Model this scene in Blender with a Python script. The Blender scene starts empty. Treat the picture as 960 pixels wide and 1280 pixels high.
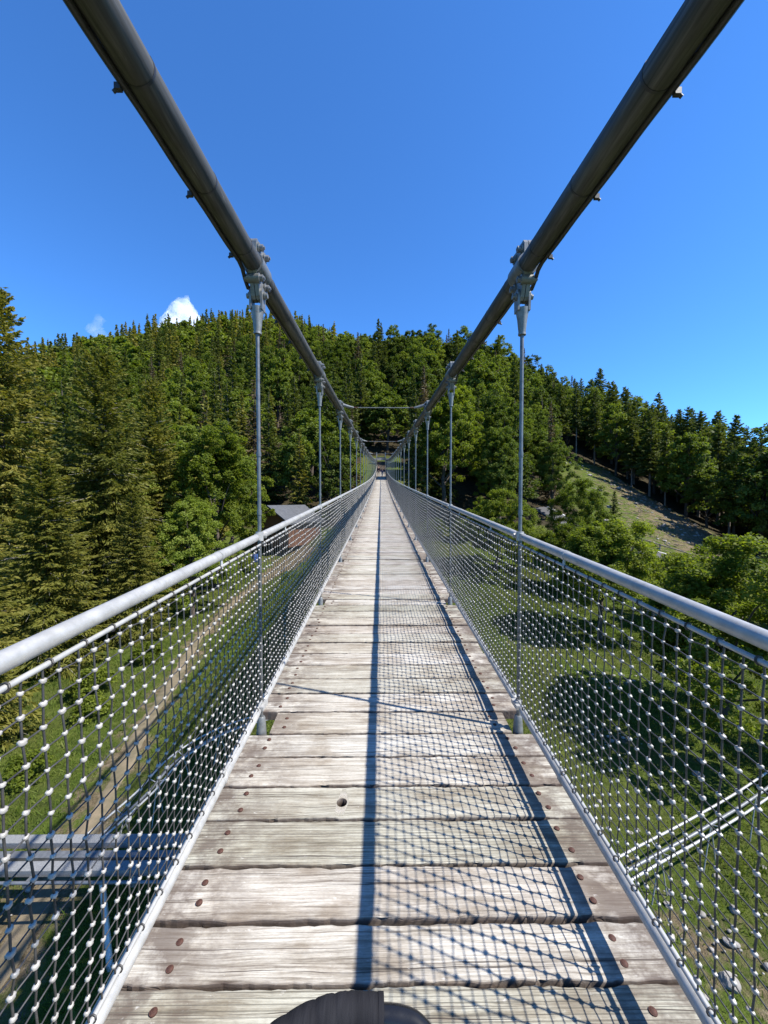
import bpy, bmesh, math, random
import numpy as np
from mathutils import Vector, Matrix, Euler

# ------------------------------------------------------------------ camera, world, sun, exposure
S = bpy.context.scene
COL = S.collection
E = 8.6                                   # eye height above the meadow
cam_d = bpy.data.cameras.new('camera'); cam = bpy.data.objects.new('camera', cam_d); COL.objects.link(cam)
cam_d.sensor_fit = 'HORIZONTAL'; cam_d.sensor_width = 36; cam_d.lens = 18.0
cam_d.clip_start = 0.02; cam_d.clip_end = 20000
cam.location = (-0.055, 0, E)
cam.rotation_euler = (math.radians(90 - 1.67), 0, math.radians(-0.48))
S.camera = cam

SUN_DIR = Vector((0.766, -0.25, 1.0)).normalized()       # towards the sun
elev = math.asin(SUN_DIR.z); azim = math.atan2(SUN_DIR.x, SUN_DIR.y)
W = bpy.data.worlds.new('World'); S.world = W; W.use_nodes = True
nt = W.node_tree; nt.nodes.clear()
wo = nt.nodes.new('ShaderNodeOutputWorld'); bg = nt.nodes.new('ShaderNodeBackground')
sky = nt.nodes.new('ShaderNodeTexSky'); sky.sky_type = 'NISHITA'; sky.sun_disc = False
sky.sun_elevation = elev; sky.sun_rotation = azim
sky.altitude = 900; sky.air_density = 1.0; sky.dust_density = 0.15; sky.ozone_density = 2.5
tint = nt.nodes.new('ShaderNodeMix'); tint.data_type = 'RGBA'; tint.blend_type = 'MULTIPLY'; tint.inputs[0].default_value = 1
tint.inputs[7].default_value = (.39, .81, 1.28, 1)          # clear mountain air, deep blue
nt.links.new(sky.outputs[0], tint.inputs[6]); nt.links.new(tint.outputs[2], bg.inputs[0])
bg.inputs[1].default_value = 0.102
nt.links.new(bg.outputs[0], wo.inputs[0])
sun_d = bpy.data.lights.new('sun', 'SUN'); sun = bpy.data.objects.new('sun', sun_d); COL.objects.link(sun)
sun_d.energy = 5.0; sun_d.angle = math.radians(0.53); sun_d.color = (1.0, 0.955, 0.88)
sun.rotation_euler = SUN_DIR.to_track_quat('Z', 'Y').to_euler(); sun.location = (20, -10, 60)
S.view_settings.view_transform = 'Standard'; S.view_settings.look = 'None'
S.view_settings.exposure = 1.1; S.view_settings.gamma = 1.0
S.render.engine = 'CYCLES'
S.cycles.max_bounces = 10; S.cycles.transparent_max_bounces = 8; S.cycles.volume_bounces = 8; S.cycles.transmission_bounces = 3
S.cycles.diffuse_bounces = 3; S.cycles.glossy_bounces = 2

rng = np.random.default_rng(7); random.seed(7)

# ------------------------------------------------------------------ helpers
def tag(o, label=None, cat=None, group=None, kind=None):
    if label: o['label'] = label
    if cat: o['category'] = cat
    if group: o['group'] = group
    if kind: o['kind'] = kind
    return o

def empty(name, loc, rz=0.0):
    o = bpy.data.objects.new(name, None); COL.objects.link(o); o.location = loc; o.rotation_euler = (0, 0, rz)
    o.empty_display_size = 0.2
    return o

def link(name, me, parent=None, loc=None):
    o = bpy.data.objects.new(name, me); COL.objects.link(o)
    if parent: o.parent = parent
    if loc is not None: o.location = loc
    return o

def copy_tree(o, parent=None):
    c = o.copy(); COL.objects.link(c)
    if parent: c.parent = parent
    for ch in list(o.children): copy_tree(ch, c)
    return c

def np_mesh(name, V, F, mats, mi=None, smooth=False, attrs=None):
    """V (n,3); F list of (m,k) arrays (k may differ)."""
    V = np.asarray(V, np.float32)
    if not isinstance(F, list): F = [F]
    me = bpy.data.meshes.new(name)
    nl = sum(f.size for f in F); nf = sum(len(f) for f in F)
    me.vertices.add(len(V)); me.vertices.foreach_set('co', V.ravel())
    me.loops.add(nl); me.loops.foreach_set('vertex_index', np.concatenate([f.ravel() for f in F]).astype(np.int32))
    me.polygons.add(nf)
    tot = np.concatenate([np.full(len(f), f.shape[1], np.int32) for f in F])
    st = np.concatenate([[0], np.cumsum(tot)[:-1]]).astype(np.int32)
    me.polygons.foreach_set('loop_start', st)
    if mi is not None: me.polygons.foreach_set('material_index', np.asarray(mi, np.int32))
    me.polygons.foreach_set('use_smooth', np.full(nf, smooth, bool))
    for m in (mats if isinstance(mats, (list, tuple)) else [mats]): me.materials.append(m)
    if attrs:
        for k, a in attrs.items():
            at = me.attributes.new(k, 'FLOAT', 'POINT'); at.data.foreach_set('value', np.asarray(a, np.float32))
    me.update(calc_edges=True); me.validate()
    return me

class MB:
    """collects tubes, boxes and turned shapes into ONE mesh"""
    def __init__(s): s.v = []; s.f = []; s.m = []; s.sm = []
    def add(s, vs, fs, m=0, smooth=True):
        b = len(s.v); s.v += [tuple(p) for p in vs]
        for f in fs:
            s.f.append(tuple(b + i for i in f)); s.m.append(m); s.sm.append(smooth)
    def tube(s, pts, r, n=10, m=0, cap=True, smooth=True):
        pts = [Vector(p) for p in pts]; k = len(pts)
        rs = list(r) if isinstance(r, (list, tuple)) else [r] * k
        vs = []; prev = None
        for i, p in enumerate(pts):
            t = (pts[min(i+1, k-1)] - pts[max(i-1, 0)])
            if t.length < 1e-9: t = prev[0] if prev else Vector((0, 0, 1))
            t.normalize()
            if prev is None:
                a = Vector((0, 0, 1)) if abs(t.z) < .9 else Vector((1, 0, 0))
                u = t.cross(a).normalized()
            else:
                u = (prev[1] - t * prev[1].dot(t)).normalized()
            w = t.cross(u); prev = (t, u)
            for j in range(n):
                a = 2*math.pi*j/n
                vs.append(p + (u*math.cos(a) + w*math.sin(a)) * rs[i])
        fs = [(i*n+j, i*n+(j+1) % n, (i+1)*n+(j+1) % n, (i+1)*n+j) for i in range(k-1) for j in range(n)]
        s.add(vs, fs, m, smooth)
        if cap:
            s.add(vs[:n], [tuple(reversed(range(n)))], m, False); s.add(vs[-n:], [tuple(range(n))], m, False)
    def box(s, c, d, m=0, R=None, bev=0.0):
        c = Vector(c); x, y, z = d[0]/2, d[1]/2, d[2]/2
        P = []
        for sx in (-1, 1):
            for sy in (-1, 1):
                for sz in (-1, 1):
                    q = Vector((sx*x, sy*y, sz*z))
                    if R: q = R @ q
                    P.append(c + q)
        s.add(P, [(0, 1, 3, 2), (4, 6, 7, 5), (0, 4, 5, 1), (2, 3, 7, 6), (0, 2, 6, 4), (1, 5, 7, 3)], m, False)
    def prism(s, poly, axis, a0, a1, m=0):
        """poly of 2D points; extruded along axis 0/1/2 from a0 to a1"""
        n = len(poly)
        def mk(p, a):
            q = [p[0], p[1]]; q.insert(axis, a); return q
        vs = [mk(p, a0) for p in poly] + [mk(p, a1) for p in poly]
        fs = [(i, (i+1) % n, n+(i+1) % n, n+i) for i in range(n)] + [tuple(reversed(range(n))), tuple(range(n, 2*n))]
        s.add(vs, fs, m, False)
    def ball(s, c, r, n=8, k=5, m=0, half=False):
        c = Vector(c); rr = r if isinstance(r, (tuple, list)) else (r, r, r)
        vs = []; 
        for i in range(k+1):
            th = math.pi*(i/k) * (0.5 if half else 1)
            for j in range(n):
                a = 2*math.pi*j/n
                vs.append(c + Vector((rr[0]*math.sin(th)*math.cos(a), rr[1]*math.sin(th)*math.sin(a), rr[2]*math.cos(th))))
        s.add(vs, [(i*n+j, (i+1)*n+j, (i+1)*n+(j+1) % n, i*n+(j+1) % n) for i in range(k) for j in range(n)], m, True)
    def mesh(s, name, mats):
        me = bpy.data.meshes.new(name); me.from_pydata(s.v, [], s.f)
        for mm in (mats if isinstance(mats, (list, tuple)) else [mats]): me.materials.append(mm)
        me.polygons.foreach_set('material_index', s.m); me.polygons.foreach_set('use_smooth', s.sm); me.update()
        bm = bmesh.new(); bm.from_mesh(me); bmesh.ops.recalc_face_normals(bm, faces=bm.faces); bm.to_mesh(me); bm.free()
        return me
    def build(s, name, mats, parent=None, loc=None): return link(name, s.mesh(name, mats), parent, loc)

# ------------------------------------------------------------------ materials
MATS = {}
def new_mat(name):
    m = bpy.data.materials.new(name); m.use_nodes = True; n = m.node_tree
    p = n.nodes['Principled BSDF']; MATS[name] = m
    return m, n, p
def N(n, t, **k):
    x = n.nodes.new(t)
    for a, b in k.items(): setattr(x, a, b)
    return x
def noise(n, vec, scale, detail=4, rough=.55, dist=0.0):
    x = N(n, 'ShaderNodeTexNoise'); x.inputs['Scale'].default_value = scale; x.inputs['Detail'].default_value = detail
    x.inputs['Roughness'].default_value = rough; x.inputs['Distortion'].default_value = dist
    if vec is not None: n.links.new(vec, x.inputs['Vector'])
    return x.outputs[0]
def ramp(n, fac, stops):
    x = N(n, 'ShaderNodeValToRGB'); e = x.color_ramp.elements
    while len(e) < len(stops): e.new(0.5)
    for el, (p, c) in zip(e, stops): el.position = p; el.color = (*c, 1) if len(c) == 3 else c
    n.links.new(fac, x.inputs[0]); return x.outputs[0]
def mix(n, fac, a, b, mode='MIX'):
    x = N(n, 'ShaderNodeMix', data_type='RGBA', blend_type=mode)
    for sock, v in ((x.inputs[0], fac), (x.inputs[6], a), (x.inputs[7], b)):
        if hasattr(v, 'is_linked'): n.links.new(v, sock)
        elif isinstance(v, (int, float)): sock.default_value = v
        else: sock.default_value = (*v, 1)
    return x.outputs[2]
def math_(n, op, a, b=None, clamp=False):
    x = N(n, 'ShaderNodeMath', operation=op); x.use_clamp = clamp
    for i, v in enumerate((a, b)):
        if v is None: continue
        if hasattr(v, 'is_linked'): n.links.new(v, x.inputs[i])
        else: x.inputs[i].default_value = v
    return x.outputs[0]
def mapping(n, vec, scale=(1, 1, 1), loc=None):
    x = N(n, 'ShaderNodeMapping'); x.inputs['Scale'].default_value = scale
    n.links.new(vec, x.inputs['Vector'])
    if loc is not None: n.links.new(loc, x.inputs['Location'])
    return x.outputs[0]
def bump(n, p, h, strength=.3, dist=.01):
    b = N(n, 'ShaderNodeBump'); b.inputs['Strength'].default_value = strength; b.inputs['Distance'].default_value = dist
    n.links.new(h, b.inputs['Height']); n.links.new(b.outputs[0], p.inputs['Normal'])
def attr(n, name):
    x = N(n, 'ShaderNodeAttribute'); x.attribute_name = name; return x.outputs['Fac']
def pos(n): return N(n, 'ShaderNodeNewGeometry').outputs['Position']

def mat_metal(name, c1, c2, metallic, rough, scale=14, streak=(1, 1, 1), bumpy=.05):
    m, n, p = new_mat(name)
    v = mapping(n, N(n, 'ShaderNodeTexCoord').outputs['Object'], streak)
    f = noise(n, v, scale, 5, .6)
    n.links.new(ramp(n, f, [(.3, c1), (.7, c2)]), p.inputs['Base Color'])
    p.inputs['Metallic'].default_value = metallic
    r = math_(n, 'MULTIPLY_ADD', noise(n, v, scale*3, 3), .25); n.nodes[-1]
    r.node.inputs[2].default_value = rough - .12; n.links.new(r, p.inputs['Roughness'])
    bump(n, p, noise(n, v, scale*6, 3), bumpy, .002)
    return m
M_GALV = mat_metal('galvanised_steel', (0.2808, 0.2769, 0.2613), (0.4134, 0.4056, 0.3861), .3, .45, 22, bumpy=.06)
M_ROD = mat_metal('hanger_steel', (0.0962, 0.0999, 0.1036), (0.1628, 0.1702, 0.1739), .5, .42, 30)
def mat_cable():
    m, n, p = new_mat('cable_casing'); v = N(n, 'ShaderNodeTexCoord').outputs['Object']
    st = noise(n, mapping(n, v, (60, 1.1, 60)), 1.0, 5, .65); bl = noise(n, mapping(n, v, (5, 2.2, 5)), 1.0, 5, .7); sc = noise(n, mapping(n, v, (90, 7, 90)), 1.0, 3, .6)
    c = ramp(n, st, [(.32, (.024, .024, .021)), (.5, (.044, .044, .040)), (.68, (.075, .075, .070))])
    c = mix(n, .7, c, ramp(n, bl, [(.35, (.65, .63, .56)), (.5, (1, 1, 1)), (.68, (1.25, 1.22, 1.12))]), 'MULTIPLY')
    c = mix(n, math_(n, 'MULTIPLY', ramp(n, sc, [(.67, (0, 0, 0)), (.73, (1, 1, 1))]), .5), c, (.20, .20, .19))
    n.links.new(c, p.inputs['Base Color']); p.inputs['Metallic'].default_value = .1
    n.links.new(ramp(n, st, [(.3, (.75,)*3), (.7, (.5,)*3)]), p.inputs['Roughness']); bump(n, p, st, .15, .003); return m
M_CABLE = mat_cable()
M_CAST = mat_metal('cast_clamp', (0.1147, 0.1184, 0.1147), (0.2072, 0.2109, 0.2035), .4, .45, 25, bumpy=.2)
M_WIRE = mat_metal('net_wire', (0.0333, 0.0318, 0.0311), (0.0814, 0.0777, 0.0740), .4, .5, 40)
M_FERR = mat_metal('net_ferrule', (0.2464, 0.2298, 0.2065), (0.4196, 0.3996, 0.3663), .2, .48, 45)
M_BLACK = mat_metal('black_cable', (.012, .012, .014), (.03, .03, .032), 0, .5, 30)
M_RUST = mat_metal('rusty_bolt', (0.0375, 0.0150, 0.0097), (0.0863, 0.0338, 0.0210), .2, .75, 120, bumpy=.5)
M_BEAM = mat_metal('dark_beam_steel', (0.1184, 0.1258, 0.1332), (0.1998, 0.2072, 0.2146), .5, .5, 12)
M_TUBE = mat_metal('glossy_black_tube', (.006, .006, .007), (.011, .011, .012), 0, .3, 20, bumpy=.02)

def mat_wood():
    m, n, p = new_mat('weathered_plank')
    P = pos(n); r = attr(n, 'rnd')
    comb = N(n, 'ShaderNodeCombineXYZ')
    n.links.new(math_(n, 'MULTIPLY', r, 37.0), comb.inputs[0]); n.links.new(math_(n, 'MULTIPLY', r, 11.3), comb.inputs[1])
    off = comb.outputs[0]
    # gently wandering grain: bend y with a low noise before stretching
    add = N(n, 'ShaderNodeVectorMath', operation='ADD'); n.links.new(P, add.inputs[0]); n.links.new(off, add.inputs[1])
    base = add.outputs[0]
    wob = noise(n, mapping(n, base, (1.2, 5, 1)), 1.6, 3)
    wv = N(n, 'ShaderNodeCombineXYZ'); n.links.new(math_(n, 'MULTIPLY', math_(n, 'SUBTRACT', wob, .5), .035), wv.inputs[1])
    add2 = N(n, 'ShaderNodeVectorMath', operation='ADD'); n.links.new(base, add2.inputs[0]); n.links.new(wv.outputs[0], add2.inputs[1])
    G = add2.outputs[0]
    g1 = noise(n, mapping(n, G, (1.6, 55, 8)), 1.0, 6, .65)
    g2 = noise(n, mapping(n, G, (5, 210, 20)), 1.0, 5, .72)
    g4 = noise(n, mapping(n, G, (3.2, 150, 12)), 1.0, 4, .6); g5 = noise(n, mapping(n, base, (60, 240, 60)), 1.0, 2, .6)
    g3 = noise(n, mapping(n, G, (.9, 120, 8)), 1.0, 3, .6)
    blot = noise(n, mapping(n, base, (2.2, 5, 3)), 1.7, 5, .62)
    spk = noise(n, mapping(n, base, (28, 60, 40)), 1.0, 3, .7)
    f = math_(n, 'ADD', math_(n, 'MULTIPLY', g1, .48), math_(n, 'MULTIPLY', g2, .52))
    c = ramp(n, f, [(.35, (.105, .092, .076)), (.445, (.300, .280, .246)), (.54, (.425, .409, .374)), (.66, (.520, .506, .474))])
    # individual board: greyer, browner or paler
    c = mix(n, .85, c, ramp(n, r, [(0, (.80, .76, .67)), (.2, (1.0, .98, .94)), (.45, (.76, .76, .66)), (.7, (1.02, 1.01, .99)), (1, (.86, .81, .75))]), 'MULTIPLY')
    c = mix(n, .75, c, ramp(n, blot, [(.36, (.60, .53, .46)), (.5, (.97, .95, .93)), (.66, (1.06, 1.06, 1.06))]), 'MULTIPLY')
    # fine open cracks along the grain
    c = mix(n, math_(n, 'MULTIPLY', ramp(n, g4, [(.37, (1, 1, 1)), (.44, (0, 0, 0))]), .42), c, (.10, .076, .058))
    c = mix(n, .35, c, ramp(n, g5, [(.3, (.62, .60, .58)), (.55, (1.0, 1.0, 1.0)), (.75, (1.2, 1.2, 1.18))]), 'MULTIPLY')
    crk = ramp(n, g3, [(.345, (1, 1, 1)), (.37, (0, 0, 0))])
    c = mix(n, math_(n, 'MULTIPLY', crk, .85), c, (.045, .034, .028))
    # end stains from the bolts, then darker board edges
    sx = N(n, 'ShaderNodeSeparateXYZ'); n.links.new(P, sx.inputs[0])
    ax = math_(n, 'ABSOLUTE', sx.outputs[0])
    e = math_(n, 'MULTIPLY', math_(n, 'SUBTRACT', ax, .40), 2.9, True)
    st = math_(n, 'MULTIPLY', e, ramp(n, noise(n, mapping(n, base, (6, 8, 5)), 1.1, 5, .7), [(.38, (0, 0, 0)), (.56, (1, 1, 1))]), True)
    c = mix(n, math_(n, 'MULTIPLY', st, .8), c, (.078, .056, .043))
    c = mix(n, math_(n, 'MULTIPLY', ramp(n, spk, [(.66, (0, 0, 0)), (.76, (1, 1, 1))]), .35), c, (.72, .70, .66))
    edge = attr(n, 'edge')
    c = mix(n, math_(n, 'MULTIPLY', edge, .8), c, (.080, .056, .045))
    n.links.new(c, p.inputs['Base Color'])
    p.inputs['Roughness'].default_value = .82
    p.inputs['Specular IOR Level'].default_value = .25
    gm = ramp(n, r, [(.425, (0, 0, 0)), (.43, (1, 1, 1)), (.47, (1, 1, 1)), (.475, (0, 0, 0))])
    gs = math_(n, 'SINE', math_(n, 'MULTIPLY', sx.outputs[1], 2*math.pi/.0135))
    gd = math_(n, 'MULTIPLY', ramp(n, gs, [(.0, (0, 0, 0)), (.75, (0, 0, 0)), (1, (1, 1, 1))]), gm)
    n.links.new(mix(n, math_(n, 'MULTIPLY', gd, .6), c, (.10, .09, .07)), p.inputs['Base Color'])
    h = math_(n, 'SUBTRACT', math_(n, 'SUBTRACT', f, math_(n, 'MULTIPLY', crk, .6)), math_(n, 'MULTIPLY', gd, .5))
    bump(n, p, h, .55, .006)
    return m
M_WOOD = mat_wood()

def mat_leaf(name, stops, transl=.28, rough=.6, objvar=.35):
    m, n, p = new_mat(name)
    oi = N(n, 'ShaderNodeObjectInfo').outputs['Random']
    t = math_(n, 'ADD', math_(n, 'MULTIPLY', attr(n, 'tint'), 1-objvar), math_(n, 'MULTIPLY', oi, objvar))
    c = ramp(n, t, stops)
    n.links.new(c, p.inputs['Base Color']); p.inputs['Roughness'].default_value = rough
    p.inputs['Specular IOR Level'].default_value = .18
    tr = N(n, 'ShaderNodeBsdfTranslucent'); n.links.new(mix(n, 1.0, c, (1.35, 1.4, .6), 'MULTIPLY'), tr.inputs[0])
    mx = N(n, 'ShaderNodeMixShader'); mx.inputs[0].default_value = transl
    n.links.new(p.outputs[0], mx.inputs[1]); n.links.new(tr.outputs[0], mx.inputs[2])
    n.links.new(mx.outputs[0], n.nodes['Material Output'].inputs[0])
    return m
M_NEEDLE_OLIVE = mat_leaf('olive_spruce_needles', [(0, (0.0504, 0.0576, 0.0117)), (.35, (0.1062, 0.1134, 0.0198)), (.65, (0.1638, 0.1512, 0.0279)), (1, (0.2250, 0.1890, 0.0468))], .38)
M_NEEDLE = mat_leaf('dark_spruce_needles', [(0, (0.0348, 0.0475, 0.0103)), (.5, (0.0729, 0.0903, 0.0166)), (1, (0.1148, 0.1251, 0.0285))], .36)
M_NEEDLE_BROWN = mat_leaf('brown_dying_needles', [(0, (0.0495, 0.0387, 0.0198)), (.5, (0.0990, 0.0747, 0.0387)), (1, (0.1485, 0.1152, 0.0630))], .2)
M_LEAF = mat_leaf('fresh_green_leaves', [(0, (0.0486, 0.0702, 0.0081)), (.4, (0.0990, 0.1305, 0.0135)), (.75, (0.1485, 0.1800, 0.0207)), (1, (0.1935, 0.2160, 0.0324))], .5)
M_LEAF_BRIGHT = mat_leaf('bright_maple_leaves', [(0, (0.0765, 0.1125, 0.0135)), (.5, (0.1440, 0.1890, 0.0252)), (1, (0.2250, 0.2610, 0.0540))], .5)
M_LEAF_WOOD = mat_leaf('woodland_leaves', [(0, (0.0370, 0.0571, 0.0101)), (.35, (0.0795, 0.1098, 0.0157)), (.7, (0.1277, 0.1613, 0.0224)), (1, (0.1904, 0.2150, 0.0381))], .42, .6, .5)
M_LEAF_DARK = mat_leaf('deep_green_leaves', [(0, (0.0298, 0.0463, 0.0075)), (.5, (0.0563, 0.0795, 0.0108)), (1, (0.0869, 0.1143, 0.0174))], .42)
M_GRASS = mat_leaf('meadow_grass_blades', [(0, (0.0468, 0.0723, 0.0102)), (.5, (0.0808, 0.1191, 0.0153)), (1, (0.1532, 0.1659, 0.0383))], .4, .6, 0.0)

def mat_bark(name, c1, c2, sc=9):
    m, n, p = new_mat(name)
    v = mapping(n, N(n, 'ShaderNodeTexCoord').outputs['Object'], (1, 1, .25))
    f = noise(n, v, sc, 6, .65)
    n.links.new(ramp(n, f, [(.35, c1), (.65, c2)]), p.inputs['Base Color']); p.inputs['Roughness'].default_value = .9
    bump(n, p, f, .6, .02)
    return m
M_BARK = mat_bark('brown_bark', (.035, .026, .019), (.095, .072, .055))
M_BARK_PALE = mat_bark('pale_spruce_bark', (0.1184, 0.0962, 0.0777), (0.2220, 0.1924, 0.1628))
M_TWIG = mat_bark('grey_dry_twigs', (0.1776, 0.1554, 0.1258), (0.2960, 0.2664, 0.2220))

def mat_ground():
    m, n, p = new_mat('meadow_ground')
    P = pos(n)
    f1 = noise(n, P, .22, 5, .6); f2 = noise(n, P, 2.6, 5, .65); f3 = noise(n, P, 16, 4, .7)
    c = ramp(n, f2, [(.3, (0.0274, 0.0456, 0.0068)), (.5, (0.0570, 0.0851, 0.0114)), (.7, (0.0988, 0.1216, 0.0228))])
    c = mix(n, ramp(n, f1, [(.42, (0, 0, 0)), (.62, (0.5700, 0.5700, 0.5700))]), c, ramp(n, f3, [(.3, (0.0418, 0.0456, 0.0122)), (.7, (0.1140, 0.1026, 0.0380))]))
    dirt = ramp(n, noise(n, P, 5, 6, .7), [(.3, (0.0646, 0.0532, 0.0266)), (.55, (0.1520, 0.1178, 0.0722)), (.75, (0.2736, 0.2204, 0.1558))])
    dm = math_(n, 'ADD', attr(n, 'dirt'), math_(n, 'MULTIPLY', math_(n, 'SUBTRACT', noise(n, P, 1.1, 5, .7), .5), 1.5))
    c = mix(n, ramp(n, dm, [(.42, (0, 0, 0)), (.62, (1, 1, 1))]), c, dirt)
    fl = ramp(n, noise(n, P, 1.7, 5, .7), [(.3, (.018, .016, .009)), (.6, (.045, .036, .020)), (.8, (.045, .06, .016))])
    c = mix(n, attr(n, 'forest'), c, fl)
    n.links.new(c, p.inputs['Base Color']); p.inputs['Roughness'].default_value = .95; p.inputs['Specular IOR Level'].default_value = .1
    bump(n, p, math_(n, 'ADD', f2, f3), .9, .12)
    return m
M_GROUND = mat_ground()

def mat_simple(name, c1, c2, scale=6, rough=.85, bs=.3, bd=.01, stretch=(1, 1, 1), detail=6):
    m, n, p = new_mat(name)
    v = mapping(n, pos(n), stretch); f = noise(n, v, scale, detail, .65)
    n.links.new(ramp(n, f, [(.3, c1), (.7, c2)]), p.inputs['Base Color']); p.inputs['Roughness'].default_value = rough
    bump(n, p, f, bs, bd); return m
M_PATH = mat_simple('dirt_path', (0.0629, 0.0577, 0.0259), (0.1924, 0.1480, 0.0962), 1.6, .95, .8, .06, detail=9)
M_ASPHALT = mat_simple('road_asphalt', (0.0370, 0.0370, 0.0392), (0.0629, 0.0629, 0.0666), 5)
M_WHITE = mat_simple('white_road_paint', (.6, .6, .58), (.8, .8, .78), 8)
M_ROCK = mat_simple('pale_rock', (0.1184, 0.1073, 0.0925), (0.3108, 0.2886, 0.2590), 2.3, .9, .8, .08)
M_LITTER = mat_simple('dry_branch_litter', (0.0888, 0.0666, 0.0444), (0.2368, 0.1924, 0.1406), 4, .9)
M_HUTWALL = mat_simple('brown_hut_boards', (.085, .035, .017), (.17, .075, .035), 2, .75, .3, .02, (7, 7, .6))
M_ROOF = mat_simple('dark_grey_roof', (.045, .048, .055), (.085, .09, .10), 3, .6)
M_DOOR_SHADE = mat_simple('dark_door_hole_shade', (.03, .022, .018), (.06, .045, .035), 6, .6)  # door brown, also the painted shade of the knot hole and added runners
M_CONC = mat_simple('pale_concrete', (0.2220, 0.2146, 0.1998), (0.3330, 0.3182, 0.2960), 3)
M_GRATE = mat_simple('galvanised_grating', (0.1258, 0.1295, 0.1295), (0.2146, 0.2183, 0.2183), 40, .5, .6, .01)
M_BLUE = mat_simple('blue_plastic', (.02, .05, .18), (.03, .08, .25), 6, .5)

def mat_plain(name, c, rough=.8):
    m, n, p = new_mat(name); f = noise(n, N(n, 'ShaderNodeTexCoord').outputs['Object'], 30, 4)
    n.links.new(ramp(n, f, [(.3, tuple(x*.75 for x in c)), (.7, tuple(min(1, x*1.15) for x in c))]), p.inputs['Base Color'])
    p.inputs['Roughness'].default_value = rough; return m
M_SKIN = mat_plain('skin', (.45, .27, .19)); M_HAIR = mat_plain('brown_hair', (.035, .02, .013))
M_JACKET = mat_plain('dark_red_jacket', (.06, .014, .016)); M_JEANS = mat_plain('dark_trousers', (.02, .022, .032))
M_TEE = mat_plain('mauve_shirt', (.16, .09, .14)); M_SHORTS = mat_plain('pale_leggings', (.42, .36, .38))

def mat_fabric():
    m, n, p = new_mat('black_creased_fabric')
    v = N(n, 'ShaderNodeTexCoord').outputs['Object']
    f = noise(n, mapping(n, v, (38, 6, 6)), 1.0, 4, .6); w = noise(n, v, 900, 2)
    n.links.new(ramp(n, f, [(.3, (.009, .009, .011)), (.7, (.02, .02, .023))]), p.inputs['Base Color'])
    p.inputs['Roughness'].default_value = .85; p.inputs['Specular IOR Level'].default_value = .12
    bump(n, p, math_(n, 'ADD', f, math_(n, 'MULTIPLY', w, .15)), .7, .006); return m
M_FABRIC = mat_fabric()

# ------------------------------------------------------------------ terrain (thin plate spline through surveyed points)
CP = np.array([
 (0,-30,0),(-30,-30,0),(30,-30,0),(0,0,0),(-14,4,.05),(14,4,0),(15,20,0),(-12,14,.2),(0,20,.4),(-12,28,.8),(-12,45,2.5),(0,44,3.2),
 (0,57,8.5),(0,67,13.2),(0,74,14.3),(0,82,17.2),(14,36,1.8),(32,28,-.4),(33,47,2.6),(47,45,.2),(50,65,6.3),(51,85,14.6),(26,72,13),(-18,60,9),
 (-40,42,4),(-28,22,1),(-60,60,10),(-60,110,30),(-110,150,55),(-40,110,34),
 (0,110,34),(0,150,60),(-25,172,71),(30,140,54),(52,140,46),(72,128,30),(75,108,18),(73,84,7),(66,62,0),(60,35,-2),(90,90,6),
 (-75,300,127),(-32,240,104),(-150,318,128),(-255,330,115),(-335,340,106),(-150,230,95),(-240,220,70),(-120,80,18),(-200,120,30),
 (20,200,52),(60,200,40),(120,200,20),(120,120,6),(-80,400,125),(-250,430,110),(60,330,50),
 (-600,700,120),(0,700,90),(600,700,20),(600,0,-5),(600,-200,0),(-600,-200,20),(0,-200,0),(-600,200,60),(200,40,-4)], float)
def tps_fit(cp, lam=2.0):
    n = len(cp); xy = cp[:, :2]
    d2 = ((xy[:, None]-xy[None])**2).sum(-1); K = np.where(d2 > 0, .5*d2*np.log(np.maximum(d2, 1e-9)), 0)
    K[np.arange(n), np.arange(n)] += lam
    P = np.c_[np.ones(n), xy]; A = np.block([[K, P], [P.T, np.zeros((3, 3))]])
    return np.linalg.solve(A, np.r_[cp[:, 2], 0, 0, 0])
TW = tps_fit(CP)
def ground(x, y):
    x = np.asarray(x, float); y = np.asarray(y, float); sh = np.broadcast(x, y).shape
    x = np.broadcast_to(x, sh).ravel(); y = np.broadcast_to(y, sh).ravel()
    d2 = (x[:, None]-CP[None, :, 0])**2 + (y[:, None]-CP[None, :, 1])**2
    U = np.where(d2 > 0, .5*d2*np.log(np.maximum(d2, 1e-9)), 0)
    z = U @ TW[:-3] + TW[-3] + TW[-2]*x + TW[-1]*y
    return z.reshape(sh)
def gz(x, y): return float(ground(x, y))

CLEAR = [(22,28),(26,45),(36,78),(40,86),(51,88),(52.5,65),(49.5,45),(52,20)]
def in_poly(x, y, poly):
    ins = np.zeros(np.shape(x), bool); j = len(poly)-1
    for i in range(len(poly)):
        xi, yi = poly[i]; xj, yj = poly[j]
        c = ((yi > y) != (yj > y)) & (x < (xj-xi)*(y-yi)/(yj-yi+1e-12)+xi)
        ins ^= c; j = i
    return ins
def forest_mask(x, y):
    x = np.asarray(x, float); y = np.asarray(y, float)
    a = ((x > -20) & (x <= 22) & (y > 51) & ((np.abs(x) > 4.2) | (y > 85))) | ((x <= -20) & (y > 33 - .15*(x+20))) | ((x > 22) & (x < 52) & (y > 46)) | ((x >= 52) & (y > 22))
    return a & ~in_poly(x, y, CLEAR)

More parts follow.
